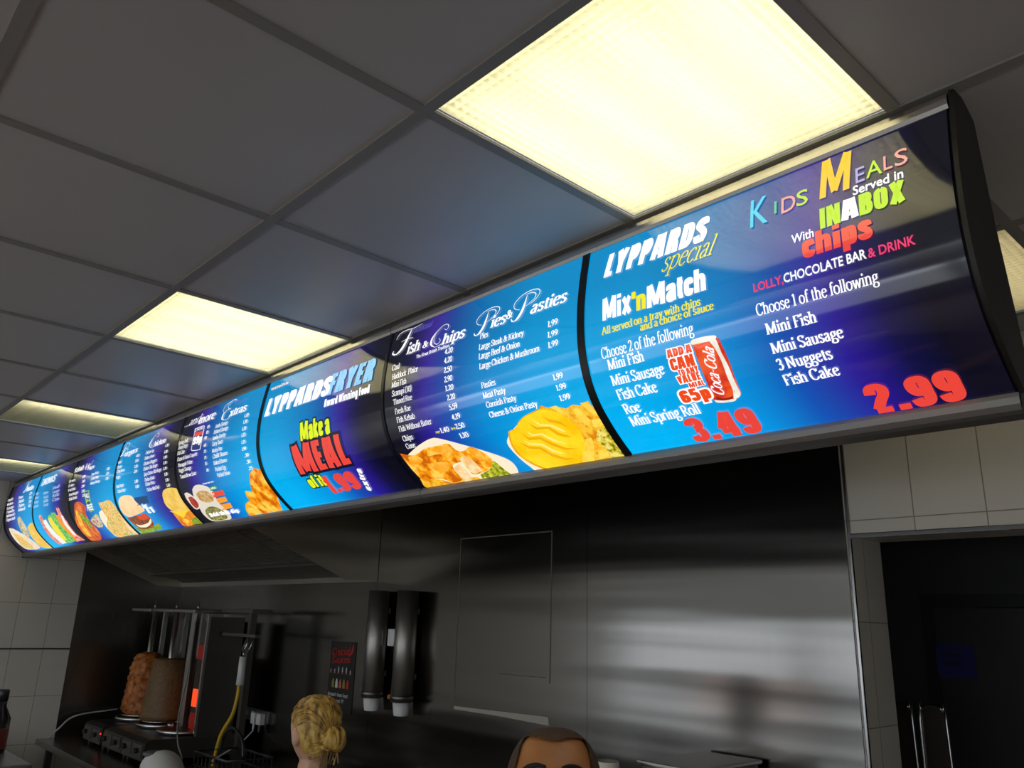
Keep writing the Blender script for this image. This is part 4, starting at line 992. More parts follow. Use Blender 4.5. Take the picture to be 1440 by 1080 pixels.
MB().prism([(-3.31, 1.450), (-2.66, 1.462), (-2.655, 1.428), (-3.0, 1.436), (-3.31, 1.436)], 1, y_, y_-.0015).build('tape_strip', mat('old_tape', (.42,.40,.33), .6), wide)
t = MB().box((XL+.0005, 1.907, .9), (XL+.006, YW-.007, CEIL-.01)).build('steel_wall_sheet', M['sheet_side'])
tag(t, 'dark steel wall sheet on the left wall beside the pale tiles', 'wall panel')

# ------------------------------------------------------------------ ceiling lights
lab = {(0,0): 'large ceiling light with prismatic diffuser above the right end of the menu board',
       (-3,0): 'cream ceiling light second from the right, touching the middle of the menu board',
       (-6,0): 'third ceiling light along the menu board, one side of it unlit',
       (-9,0): 'farthest ceiling light in the row, by the left end of the menu board',
       (1,-4): 'added unseen ceiling light over the customer side nearest the right wall', (-2,-4): 'added unseen middle ceiling light over the customer side', (-5,-4): 'added unseen ceiling light over the customer side nearest the left wall',
       (0,2): 'dim ceiling light in the kitchen behind the right end of the menu board'}
for (i, j) in LIGHTS:
    x0, y0 = GX+i*T, GY+j*T; x1, y1 = x0+T, y0+T
    t = thing('ceiling_light', lab[(i, j)], 'ceiling light', ((x0+x1)/2, (y0+y1)/2, CEIL), 'recessed ceiling lights')
    a, b = x0+.0125, x1-.0125; c, d = y0+.0125, y1-.0125
    s = MB(); z0, z1 = CEIL+.007, CEIL+.11
    s.box((a, c, z0), (a+.004, d, z1)); s.box((b-.004, c, z0), (b, d, z1)); s.box((a+.004, c, z0), (b-.004, c+.004, z1)); s.box((a+.004, d-.004, z0), (b-.004, d, z1)); s.box((a+.004, c+.004, z1-.004), (b-.004, d-.004, z1))
    s.build('housing', M['housing'], t)
    MB().quad([(a+.0045, c+.0045, z0+.002), (b-.0045, c+.0045, z0+.002), (b-.0045, d-.0045, z0+.002), (a+.0045, d-.0045, z0+.002)]).build('diffuser', M['diffuser'], t)
    for k in range(4):
        x = a + (b-a)*(k+.5)/4
        mt = M['tube_on']
        if (i, j) == (0, 2): mt = M['tube_low']
        if (i, j) in ((-6, 0), (-9, 0)) and k < 3: mt = M['tube_off']
        MB().tube([(x, c+.03, CEIL+.062), (x, d-.03, CEIL+.062)], .008, 8).build('fluorescent_tube', mt, t)

# ------------------------------------------------------------------ the menu board
PRF = [(1.321,.852),(1.307,.770),(1.300,.690),(1.304,.612),(1.322,.545),(1.352,.492),(1.391,.450),(1.431,.415),(1.473,.383)]
_D = catmull([Vector(q) for q in PRF], 40)
_S = [0]
for a, b in zip(_D, _D[1:]): _S.append(_S[-1] + (b-a).length)
ARC = _S[-1]
import bisect
def board(u, up, eps):
    v = -up; k = min(max(bisect.bisect(_S, v)-1, 0), len(_D)-2)
    w = (v-_S[k])/(_S[k+1]-_S[k]); q = _D[k].lerp(_D[k+1], w); t = (_D[k+1]-_D[k]).normalized()
    n = Vector((t.y, -t.x))               # out of the convex face: towards the customer
    return Vector((u, q.x + n.x*eps, q.y + n.y*eps + CAMZ))
BR, PW = -.375, .82
names = [['menu board section at the near right end, with special deals and pies', ],
         ['menu board section second from the right, with the meal offer and extras'],
         ['menu board section third from the right, with burgers, chicken and wraps'],
         ['menu board section at the far left end, with drinks and a long naan']]
board_poly = [_D[k] for k in range(0, len(_D), 10)]
M['case'] = mat('black_sign_case', (.020,.018,.016), .5)
M['rail_shadow'] = mat('rail_shadow_black', (.02,.02,.02), .5)  # shade along the rail as a flat dark colour; assigned to nothing
for k in range(4):
    xr = BR - 2*PW*k; xl = xr - 2*PW; xc = (xr+xl)/2
    sec = thing('menu_light_box', names[k][0], 'menu board', (xc, 1.40, CAMZ+.36), 'sections of the lit menu board')
    g = .0015
    for w in range(2):
        pan = 2*k + w; a = BR-PW*(pan+1)+.006; b = BR-PW*pan-.006
        if w == 0: a += .004
        F = Flat(); n = 50
        for q in range(n): F.poly([(a, -ARC*q/n), (b, -ARC*q/n), (b, -ARC*(q+1)/n), (a, -ARC*(q+1)/n)], 0, P['background'])
        po = F.wrap(board, 'menu_panel', sec, step=0, base=0)
        for p in po.data.polygons: p.use_smooth = True
        bm = bmesh.new(); bm.from_mesh(po.data); bmesh.ops.remove_doubles(bm, verts=bm.verts, dist=1e-5); bmesh.ops.recalc_face_normals(bm, faces=bm.faces); 
        bm.faces.ensure_lookup_table()
        if bm.faces[n].normal.y > 0: bmesh.ops.reverse_faces(bm, faces=bm.faces)
        bm.to_mesh(po.data); bm.free()
        parts = {}
        for (pn, part, mt, layer, sm, pts) in SHAPES:
            if pn != pan: continue
            f = parts.setdefault(part, Flat()); q = [Vector((x, -v)) for x, v in pts]
            if sm: q = catmull(q + [q[0]], 5)[:-1]
            q = [Vector((min(max(v.x, a+.002), b-.002), min(max(v.y, -ARC+.001), -.001))) for v in q]
            f.poly(q, layer, P[mt])
        for (pn, part, sty, col, txt, u0, v0, u1, v1, h) in TEXTS:
            if pn != pan: continue
            parts.setdefault(part, Flat()).text(txt, sty, col, u0, -v0, u1, -v1, h)
        for nm, f in parts.items(): f.wrap(board, nm, po)
    # divider strips between the panels
    F = Flat(); n = 40
    u = BR-PW*(2*k+1)
    for q in range(n): F.poly([(u-.011, -ARC*q/n), (u+.011, -ARC*q/n), (u+.011, -ARC*(q+1)/n), (u-.011, -ARC*(q+1)/n)], 0, M['black'])
    F.wrap(board, 'divider_strip', sec, step=0, base=.0035)
    F = Flat()
    for q in range(n): F.poly([(xl+g, -ARC*q/n), (xl+.010, -ARC*q/n), (xl+.010, -ARC*(q+1)/n), (xl+g, -ARC*(q+1)/n)], 0, M['black'])
    F.wrap(board, 'end_strip', sec, step=0, base=.0035)
    # rails
    z = CAMZ
    s = MB(); s.prism([(1.326, z+.884), (1.318, z+.879), (1.3135, z+.868), (1.314, z+.858), (1.318, z+.851), (1.330, z+.850), (1.345, z+.866), (1.345, z+.884)], 0, xl+g, xr-g)
    s.build('top_rail', M['alu'], sec)
    s = MB(); s.prism([(1.468, z+.386), (1.4655, z+.378), (1.466, z+.366), (1.473, z+.357), (1.486, z+.353), (1.53, z+.353), (1.53, z+.372), (1.49, z+.384)], 0, xl+g, xr-g)
    s.build('bottom_rail', mat('bronze_grey_rail', (.30,.285,.27), .42, .55) if k == 0 else bpy.data.materials['bronze_grey_rail'], sec)
    # case behind the panels
    s = MB(); pts = [(1.346, z+.884), (1.40, z+.884), (1.438, z+.669), (1.494, z+.445), (1.53, z+.373)]
    s.prism(pts + [(q.x+.012, q.y+z) for q in reversed(board_poly)], 0, xl+g, xr-g)
    s.build('case', M['case'], sec)
    for q in (-.48, .48): MB().box((xc+q-.02, 1.35, CAMZ+.8842), (xc+q+.02, 1.39, CEIL-.0005)).build('ceiling_bracket', M['dull_steel'], sec)
    def cap(x0, x1):
        s = MB(); q = [(v.x-.004, v.y+z) for v in board_poly]
        s.prism([(1.322, z+.886), (1.363, z+.890), (1.412, z+.866), (1.447, z+.669), (1.505, z+.445), (1.535, z+.350), (1.470, z+.350)] + list(reversed(q)), 0, x0, x1)
        return s.build('end_cap', M['case'], sec)
    if k == 0: cap(xr, xr+.008)
    if k == 3: cap(xl-.008, xl)

# ------------------------------------------------------------------ extractor hood
HX = -4.065
t = thing('extractor_hood', 'dark steel extractor hood over the kebab grills, behind the menu board', 'extractor hood', ((XL+HX)/2, 2.2, 2.05))
side = [(YW-.008, 2.055), (2.478, 2.057), (1.60, 2.402), (1.60, CEIL-.012), (YW-.008, CEIL-.012)]
MB().prism(side, 0, HX-.004, HX).build('side_panel', M['hood'], t)
MB().prism(side, 0, XL+.008, XL+.012).build('side_panel', M['hood'], t)
MB().box((XL+.0125, 1.60, 2.402), (HX-.0045, 1.606, CEIL-.012)).build('front_panel', M['hood'], t)
s = MB(); s.prism([(2.40, 2.150), (2.62, 2.13), (2.688, 2.10), (2.688, 2.085), (2.62, 2.115), (2.39, 2.135)], 0, XL+.0125, HX-.0045)
s.box((XL+.0125, 2.683, 2.056), (HX-.0045, 2.690, 2.30))
s.build('grease_gutter', M['filter'], t)
n = 6; w = (HX-XL-.02)/n
for k in range(n):
    x0 = XL+.014+k*w; x1 = x0+w-.012
    s = MB()
    A, B = Vector((0, 2.42, 2.17)), Vector((0, 1.66, 2.47)); d = (B-A); L = d.length; d.normalize(); nn = Vector((0, d.z, -d.y))
    if nn.z > 0: nn = -nn
    def slab(u0, u1, q0, q1, h0, h1):
        P_ = [Vector((u, 0, 0)) + A + d*q + nn*h for h in (h0, h1) for u, q in ((u0,q0),(u1,q0),(u1,q1),(u0,q1))]
        v = [s.bm.verts.new(p) for p in P_]
        for f in ((0,1,2,3),(7,6,5,4),(0,4,5,1),(1,5,6,2),(2,6,7,3),(3,7,4,0)): s._face([v[i] for i in f], 0)
    slab(x0, x0+.02, 0, L, 0, .018); slab(x1-.02, x1, 0, L, 0, .018); slab(x0+.02, x1-.02, 0, .02, 0, .018); slab(x0+.02, x1-.02, L-.02, L, 0, .018)
    q = .03
    while q < L-.03: slab(x0+.021, x1-.021, q, q+.011, .002, .014); q += .022
    s.build('grease_filter', M['filter'], t)

# ------------------------------------------------------------------ counters
M['counter_steel'] = steel('worktop_steel', (.45,.44,.42), .25, .002, 'XY-')
t = thing('kitchen_bench', 'long steel kitchen bench along the back wall under the grills', 'bench', (-4.3, 2.2, 0))
MB().box((-6.94, 1.78, .91), (-1.75, 2.69, .95), 0, .006).build('worktop', M['counter_steel'], t)
for x in (-6.85, -5.1, -3.4, -1.85):
    for y in (1.86, 2.6): MB().box((x-.02, y-.02, 0), (x+.02, y+.02, .91)).build('leg', M['dull_steel'], t)
MB().box((-6.86, 1.84, .25), (-1.84, 2.62, .27)).build('lower_shelf', M['dull_steel'], t)
t = thing('serving_counter', 'long steel serving counter in front of the staff', 'counter', (-4.2, .45, 0))
MB().box((-6.9, .25, 0), (-1.2, .70, 1.0)).build('counter_body', M['dull_steel'], t)
MB().box((-6.9, .20, 1.0), (-1.15, .75, 1.04), 0, .006).build('counter_top', M['counter_steel'], t)
t = thing('display_cabinet', 'heated display cabinet with a pale steel edge at the lower left corner', 'display cabinet', (-3.1, .5, 1.04))
MB().box((-3.75, .30, 1.04), (-2.42, .68, 1.10)).build('base', M['dull_steel'], t)
MB().box((-3.75, .28, 1.462), (-2.40, .62, 1.484), 0, .005).build('top', M['dull_steel'], t)
for x in (-3.74, -2.43):
    for y in (.31, .60): MB().box((x-.01, y-.01, 1.10), (x+.01, y+.01, 1.462)).build('post', M['dull_steel'], t)
for x in (-3.3, -2.8): MB().tube([(x-.15, .45, 1.44), (x+.15, .45, 1.44)], .012, 8).build('heat_lamp', mat('heat_lamp_glow', (.5,.3,.2), .4, emit=(1,.35,.1), strength=4), t)

# ------------------------------------------------------------------ doner grills
def meat_mat(name, a, b, c, sc):
    m = mat(name, a, .5); n = noise_tex(m, coords(m), sc, 5, .6)
    lk(m, ramp(m, n, [(.33, a), (.5, b), (.68, c)]), bsdf(m).inputs['Base Color']); bump(m, n, .6, .01); return m
M['chicken'] = meat_mat('spiced_chicken', (.10,.016,.002), (.42,.11,.010), (.62,.25,.04), 24)
M['doner'] = meat_mat('minced_doner', (.13,.07,.022), (.17,.095,.032), (.21,.12,.045), 60)
M['ember'] = mat('glowing_burner', (.2,.02,.01), .6, emit=(1,.085,.02), strength=.95)
M['ember_low'] = mat('fading_burner', (.2,.02,.01), .6, emit=(.30,.015,.01), strength=.28)
gl = ['doner grill nearest the left wall, with a rough orange chicken stack', 'middle doner grill with a smooth brown tapered doner', 'third doner grill without meat, its burner glowing red']
BZ = .95; FY = 1.99
for k in range(3):
    cx = (-6.40, -5.98, -5.60)[k]; x0, x1 = cx-.185, cx+.185
    if k == 2: x0, x1 = -5.785, -5.40
    t = thing('doner_grill', gl[k], 'doner grill', (cx, 2.3, BZ), 'doner grills in a row')
    s = MB(); s.prism([(FY, BZ+.03), (FY+.005, BZ+.13), (FY+.04, BZ+.15), (2.62, BZ+.15), (2.62, BZ+.03)], 0, x0, x1)
    for fx in (x0+.03, x1-.03):
        for fy in (2.04, 2.57): s.box((fx-.015, fy-.015, BZ), (fx+.015, fy+.015, BZ+.03))
    s.build('base', M['dull_steel'], t)
    s = MB(); s.box((x0+.02, FY-.006, BZ+.05), (cx-.01, FY+.003, BZ+.12)); s.box((cx+.02, FY-.006, BZ+.05), (x1-.02, FY+.003, BZ+.12)); s.build('control_panel', M['dark_steel'], t)
    for q in (x0+.08, x1-.08): MB().tube([(q, FY-.007, BZ+.085), (q, FY-.03, BZ+.085)], .016, 12).build('knob', M['black'], t)
    if k == 0: MB().ball((-5.84+-.36, FY-.008, BZ+.10), .006).build('pilot_light', mat('red_pilot_light', (.4,.01,.01), .3, emit=(1,.03,.02), strength=1.3), t)
    MB().lathe([(.02, .001), (.15, .001), (.165, .012), (.168, .03), (.162, .03), (.155, .014), (.02, .008)], (cx, 2.30, BZ+.15), 28).build('drip_pan', M['steel'], t)
    # back column with burners
    by, bx0, bx1 = (2.50, cx-.14, cx+.14) if k < 2 else (2.39, -5.75, -5.53)
    s = MB(); s.box((bx0, by, BZ+.151), (bx1, by+.10, 1.80)); s.build('burner_column', M['dark_steel'], t)
    for q in range(4):
        z0 = 1.10+q*.15
        lit = k == 2 and q in (0, 1)
        MB().box((bx0+.02, by-.008, z0), (bx1-.02, by-.001, z0+(.09 if q == 3 else .11))).build('burner', M['dark_steel'] if not (k == 2) else (M['ember'] if q == 1 else (M['ember_low'] if q in (0, 3) else M['dark_steel'])), t)
    for sx in (cx-.15, cx+.15):
        MB().box((sx-.012, 2.42, BZ+.151), (sx+.012, 2.45, 1.85)).build('side_post', M['steel'], t)
    # arm, motor pin, spit
    MB().box((cx-.205 if k else cx-.22, 2.20, 1.852), (cx+.17, 2.46, 1.875), 0, .008).build('top_plate', M['steel'], t)
    MB().tube([(cx-.02, 2.3, 1.8755), (cx-.02, 2.3, 1.90), (cx-.02, 2.3, 1.903), (cx-.02, 2.3, 1.935)], [.010, .010, .005, .005], 10).build('locking_pin', M['steel'], t)
    if k == 2: MB().lathe([(.02, 0), (.02, .02)], (cx-.1, 2.25, BZ+.182), 12).build('spit_socket', M['steel'], t)
    if k < 2:
        MB().tube([(cx, 2.3, BZ+.162), (cx, 2.3, 1.851)], .019, 12).build('spit', M['steel'], t)
        MB().lathe([(.03, 0), (.13, .002), (.13, .010), (.03, .012)], (cx, 2.30, 1.135), 24).build('spit_plate', M['steel'], t)
    else:
        MB().box((-5.672, 2.285, BZ+.152), (-5.590, 2.31, 1.851)).build('spit_guard', M['steel'], t)
    if k == 0:
        prof = [(.10, 0), (.135, .02), (.128, .10), (.12, .17), (.115, .25), (.105, .31), (.095, .37), (.075, .405), (.03, .42)]
        pr = []
        for (a, b), (c, d) in zip(prof, prof[1:]):
            for q in range(5): pr.append((a+(c-a)*q/5, b+(d-b)*q/5))
        m_ = MB().lathe(pr+[prof[-1]], (cx, 2.3, 1.148), 48, 0, .022).build('chicken_stack', M['chicken']); tag(m_, 'lumpy orange stack of spiced chicken on the first spit', 'kebab meat')
    if k == 1:
        m_ = MB().lathe([(.10, 0), (.148, .006), (.146, .03), (.132, .2), (.112, .385), (.10, .395), (.02, .397)], (cx, 2.3, 1.148), 40, 0, .002).build('doner_stack', M['doner']); tag(m_, 'smooth brown cone of minced doner meat on the second spit', 'kebab meat')
    if k == 2:
        s = MB(); s.box((-5.405, 2.301, BZ+.152), (-5.400, 2.54, 1.83)); s.build('side_shield', M['dull_steel'], t)
        MB().box((-5.412, 2.285, BZ+.152), (-5.392, 2.30, 1.845)).build('shield_edge', M['steel'], t)
# utensil rack
t = thing('utensil_rack', 'dark steel rack with two bars and a post right of the grills', 'rack', (-5.1, 2.45, BZ))
MB().box((-5.12, 2.43, BZ), (-5.08, 2.47, 1.86)).build('post', M['dull_steel'], t)
MB().box((-5.38, 2.36, 1.861), (-4.93, 2.50, 1.885), 0, .004).build('top_shelf', M['dark_steel'], t)
MB().box((-5.38, 2.38, 1.715), (-4.90, 2.42, 1.735), 0, .004).build('hanging_bar', M['dark_steel'], t)
for x in (-5.02, -4.96): MB().tube([(x, 2.40, 1.714), (x, 2.39, 1.66), (x-.02, 2.385, 1.635), (x-.035, 2.385, 1.64)], .004, 6).build('hook', M['steel'], t)
t = thing('carving_knife', 'grey handled electric carving knife hanging from the rack', 'knife', (-5.06, 2.38, 1.43))
KX = .05
MB().tube([(-5.06+KX, 2.372, 1.435), (-5.06+KX, 2.372, 1.60)], [.024, .021], 12).build('handle', M['white_plastic'], t)
MB().tube([(-5.06+KX, 2.372, 1.60), (-5.06+KX, 2.374, 1.625), (-5.05, 2.38, 1.64), (-5.05, 2.39, 1.665), (-5.055, 2.40, 1.712)], .006, 8).build('hanging_loop', M['steel'], t)
s = MB().tube([Vector(q) for q in catmull([Vector(v) for v in ((-5.015, 2.37, 1.434), (-5.0, 2.36, 1.36), (-5.02, 2.35, 1.26), (-5.10, 2.33, 1.14), (-5.13, 2.32, 1.0), (-5.12, 2.31, .965))], 8)], .012, 8)
s.build('yellow_cord', mat('yellow_rubber', (.62,.40,.01), .45), t)
def cable(name, pts, r, mt, label):
    o = MB().tube(catmull([Vector(v) for v in pts], 8), r, 6).build(name, mt); tag(o, label, 'cable'); return o
M['cable_white'] = mat('white_cable', (.55,.55,.55), .4)
cable('cable', [(-5.37, 2.19, 1.80), (-5.33, 2.17, 1.5), (-5.26, 2.12, 1.25), (-5.05, 2.05, 1.13), (-4.96, 2.05, 1.05), (-5.02, 2.05, .99), (-5.12, 2.04, .957)], .005, mat('grey_cable', (.22,.22,.22), .5), 'thin grey cable hanging down the side of the third grill')
cable('cable', [(-6.9, 2.3, 1.13), (-6.86, 2.0, 1.10), (-6.86, 1.9, 1.02), (-6.90, 1.85, .957)], .006, M['cable_white'], 'pale cable looping down beside the left wall')
# white appliance in front
t = thing('white_appliance', 'white rounded countertop appliance with a dark grey oval window', 'kitchen appliance', (-4.85, 1.9, BZ))
s = MB(); s.ball((-4.845, 1.90, BZ+.085), (.150, .11, .085), 0, 28, 16); [setattr(v, 'co', Vector((v.co.x, v.co.y, v.co.z - max(0, v.co.x+4.86)*.32*(v.co.z > BZ+.085)))) for v in s.bm.verts]; s.build('body', M['white_plastic'], t)
s = MB(); s.ball((-4.90, 1.855, BZ+.150), (.052, .050, .017), 0, 20, 10); s.build('window', M['grey_plastic'], t)
cable('cable', [(-5.06, 1.86, .957), (-5.0, 1.80, .97), (-4.80, 1.79, 1.0), (-4.62, 1.84, 1.055), (-4.56, 1.86, 1.02), (-4.44, 1.88, 1.02), (-4.30, 1.92, 1.06), (-4.28, 1.95, .957)], .006, M['cable_white'], 'white cable looped in front of the white appliance')
# sockets
t = thing('wall_socket', 'white twin socket outlet on the steel wall beside the grills', 'socket', (-5.38, YW-.006, 1.16))
MB().box((-5.56, YW-.022, 1.175), (-5.20, YW-.0065, 1.25), 0, .003).build('face_plate', mat('steel_face_plate', (.3,.3,.3), .3, .9), t)
for x in (-5.51, -5.41): MB().box((x-.012, YW-.028, 1.205), (x+.012, YW-.0225, 1.235)).build('switch', M['white_plastic'], t)
for x, l in ((-5.335, 'white plug in the left half of the twin socket'), (-5.255, 'white plug in the right half of the twin socket')):
    p_ = thing('plug', l, 'plug', (x, YW-.05, 1.165))
    MB().box((x-.028, YW-.062, 1.165), (x+.028, YW-.0225, 1.235), 0, .008).build('plug_body', M['white_plastic'], p_)
    MB().tube([(x, YW-.045, 1.164), (x+.003, YW-.05, 1.12)], [.009, .005], 8).build('cable_grip', M['grey_plastic'] if x > -5.3 else M['white_plastic'], p_)
cable('cable', [(-5.333, 2.65, 1.12), (-5.33, 2.58, 1.06), (-5.34, 2.48, 1.0), (-5.36, 2.40, .957)], .005, M['cable_white'], 'white cable running down from the left plug')
# black wire basket
t = thing('wire_basket', 'black wire basket with arched handle on the bench left of the blonde person', 'basket', (-4.65, 2.2, BZ))
s = MB()
for z in (.959, 1.03, 1.10): s.tube([(-4.86, 2.08, z), (-4.44, 2.08, z), (-4.44, 2.34, z), (-4.86, 2.34, z)], .007, 6, closed=True)
for q in range(9):
    x = -4.86 + .42*q/8; s.tube([(x, 2.08, 1.10), (x, 2.08, .959), (x, 2.34, .959), (x, 2.34, 1.10)], .004, 5)
s.build('wire_body', M['black'], t)
MB().tube(catmull([Vector(v) for v in ((-4.80, 2.2, 1.10), (-4.77, 2.2, 1.19), (-4.66, 2.2, 1.235), (-4.54, 2.2, 1.19), (-4.50, 2.2, 1.10))], 6), .009, 8).build('handle', M['black'], t)

# ------------------------------------------------------------------ on the back wall
def cup_dispenser(x, label, cuplabel):
    y = YW-.07; t = thing('cup_dispenser', label, 'cup dispenser', (x, y, 1.43), 'tube cup dispensers on the steel wall')
    s = MB(); s.lathe([(.054, 0), (.058, .001), (.058, .56), (.054, .561)], (x, y, 1.44), 28); s.build('tube', M['tube_steel'], t)
    s = MB(); s.lathe([(.0585, 0), (.061, .002), (.061, .02), (.0585, .022)], (x, y, 1.452), 28); s.build('collar', M['dull_steel'], t)
    for z in (1.55, 1.88): MB().box((x-.02, y+.0585, z), (x+.02, YW-.0065, z+.03)).build('wall_bracket', M['dull_steel'], t)
    c = MB().lathe([(.036, 0), (.038, .002), (.047, .064), (.02, .0645)], (x, y, 1.375), 24).build('paper_cup', M['white_plastic'])
    tag(c, cuplabel, 'cup', 'paper cups in the dispensers')
cup_dispenser(-3.940, 'left steel tube cup dispenser, next to the black poster', 'white paper cup sticking out of the left dispenser')
cup_dispenser(-3.665, 'right steel tube cup dispenser, away from the poster', 'white paper cup sticking out of the right dispenser')
t = thing('dispenser_bar', 'narrow brown steel bar between the two cup dispensers', 'rail', (-3.81, YW-.03, 1.43))
MB().box((-3.80, YW-.045, 1.44), (-3.765, YW-.007, 1.998), 0, .003).build('bar', mat('bronze_steel', (.32,.26,.18), .3, .9), t)
MB().box((-3.862, YW-.05, 1.71), (-3.801, YW-.007, 1.80), 0, .004).build('white_block', M['white_plastic'], t)
MB().tube([(-3.80, YW-.046, 1.455), (-3.80, YW-.06, 1.455)], .012, 10).build('orange_knob', mat('orange_plastic', (.5,.17,.02), .4), t)
# poster
t = thing('sauce_poster', 'small black sauce poster with red heading on the steel wall', 'poster', (-4.37, YW-.007, 1.325))
MB().box((-4.508, YW-.0095, 1.325), (-4.232, YW-.0065, 1.715)).build('sheet', mat('black_poster_print', (.012,.011,.012), .35), t)
def pm(n, c): return mat('poster_' + n, c, .4)
P['p_red'] = pm('red', (.55,.02,.015)); P['p_white'] = pm('white', (.62,.62,.60)); P['p_orange'] = pm('orange', (.6,.13,.03)); P['p_green'] = pm('green', (.25,.28,.05)); P['p_black'] = pm('ink', (.004,.004,.004))
wall = lambda u, up, eps: Vector((u, YW-.0095-eps*1.2, up))
F = Flat(); F.text('Crucials', 'scriptb', 'p_red', -4.49, 1.632, -4.27, 1.645, .042); F.text('Sauces', 'scriptb', 'p_red', -4.485, 1.590, -4.285, 1.600, .036)
F.poly(catmull([Vector(v) for v in ((-4.30,1.645),(-4.27,1.665),(-4.262,1.70),(-4.25,1.69),(-4.258,1.655),(-4.29,1.635),(-4.30,1.645))], 4)[:-1], 7, P['p_red'])
F.wrap(wall, 'poster_heading', t, step=0)
F = Flat(); F.text("Britain's best kept", 'sans', 'p_white', -4.495, 1.408, -4.275, 1.408, .020); F.text('secret !!!', 'sans', 'p_white', -4.44, 1.376, -4.32, 1.376, .020); F.wrap(wall, 'poster_slogan', t, step=0)
for q in range(6):
    x = -4.485+.043*q; h = .016 if q in (0,1,5) else .03
    F = Flat(); F.poly([(x-.007, 1.535), (x+.007, 1.535), (x+.006, 1.535+h), (x, 1.545+h), (x-.006, 1.535+h)], 6, P['p_white'])
    F.poly([(x-.005, 1.537), (x+.005, 1.537), (x+.005, 1.545), (x-.005, 1.545)], 7, P['p_red'])
    F.wrap(wall, 'pale_bottle_picture', t, step=0)
for q in range(5):
    x = -4.45+.04*q; F = Flat(); F.poly([(x-.014, 1.455), (x+.014, 1.455), (x+.013, 1.485), (x+.004, 1.505), (x-.004, 1.505), (x-.013, 1.485)], 6, P[('p_green','p_white','p_orange','p_green','p_red')[q]])
    F.wrap(wall, 'sauce_bottle_picture', t, step=0)
# paper cups and steel box right of the man
t = thing('cup_stack', 'stack of white paper cups with red print right of the dark haired man', 'cup', (-1.90, 2.2, BZ))
s = MB(); s.lathe([(.046, 0), (.046, .36), (.036, .365), (.043, .43), (.040, .476), (.038, .478), (.030, .470)], (-1.90, 2.2, BZ), 28); s.build('cups', mat('cream_paper', (.72,.70,.62), .5), t)
M['cup_red'] = mat('red_cup_print', (.6,.05,.04), .5)
F = Flat()
for q in range(5): F.poly([(q*.012-.03, .448+.004*(q%2)), (q*.012-.022, .446+.004*(q%2)), (q*.012-.022, .458), (q*.012-.03, .460-.003*(q%2))], 0, M['cup_red'])
F.wrap(lambda u, up, e: Vector((-1.90 + .0425*math.sin(u/.0425-.7), 2.2 - .0425*math.cos(u/.0425-.7), BZ+up)), 'red_print', t, step=0)
t = thing('steel_warmer', 'steel warming box behind the paper cups at the bottom edge', 'warmer', (-1.62, 2.45, BZ))
MB().box((-1.84, 2.30, BZ), (-1.62, 2.66, 1.415), 0, .006).build('box', M['dull_steel'], t)
MB().box((-1.85, 2.29, 1.4155), (-1.61, 2.67, 1.43), 0, .005).build('lid', M['steel'], t)
# back room objects
t = thing('paper_notice', 'blue paper notice on the dark door in the back room', 'notice', (-1.48, YB-.046, 1.67))
MB().box((-1.572+.005, YB-.0475, 1.668), (-1.40, YB-.0455, 1.815)).build('sheet', mat('blue_paper', (.022,.022,.12), .8), t)
F = Flat(); F.text('Walk-in', 'sans', 'p_black', -1.545, 1.760, -1.455, 1.760, .02); F.text('Fridge', 'sans', 'p_black', -1.535, 1.722, -1.46, 1.722, .02)
F.wrap(lambda u, up, e: Vector((u, YB-.0475-e, up)), 'notice_text', t, step=0)
for q, (x, l) in enumerate(((-1.395, 'left upright steel tray just inside the dark doorway'), (-1.275, 'right upright steel tray just inside the dark doorway'))):
    t = thing('steel_tray', l, 'tray', (x, 3.3, 0), 'upright steel trays in the back room')
    out = catmull([Vector(v) for v in ((x-.05, 0), (x-.05, .8), (x-.05, 1.55), (x-.042, 1.585), (x-.02, 1.60), (x+.02, 1.60), (x+.034, 1.585), (x+.042, 1.55), (x+.05, .8), (x+.05, 0))], 3)
    MB().prism([(v.x, v.y) for v in out], 1, 3.30, 3.312).build('plate', mat('brown_steel', (.20,.17,.14), .3, .9) if q == 0 else bpy.data.materials['brown_steel'], t)
    MB().tube([(v.x, 3.296, v.y) for v in out], .005, 6).build('rim', M['steel'], t)
# sauce bottle on the display cabinet
t = thing('sauce_bottle', 'dark sauce bottle with a red label at the left edge, on the cabinet', 'bottle', (-2.635, .578, 1.484))
# bottle body
MB().lathe([(.026, 0), (.028, .004), (.028, .085), (.012, .115), (.012, .13)], (-2.635, .578, 1.484), 20).build('bottle_body', mat('dark_glass', (.012,.01,.009), .12), t)
MB().lathe([(.0283, 0), (.0286, .001), (.0286, .05), (.0283, .051)], (-2.635, .578, 1.494), 20).build('label', mat('red_label', (.12,.012,.010), .5), t)
MB().lathe([(.0135, 0), (.0135, .025), (.011, .028)], (-2.635, .578, 1.614), 16).build('cap', M['black'], t)

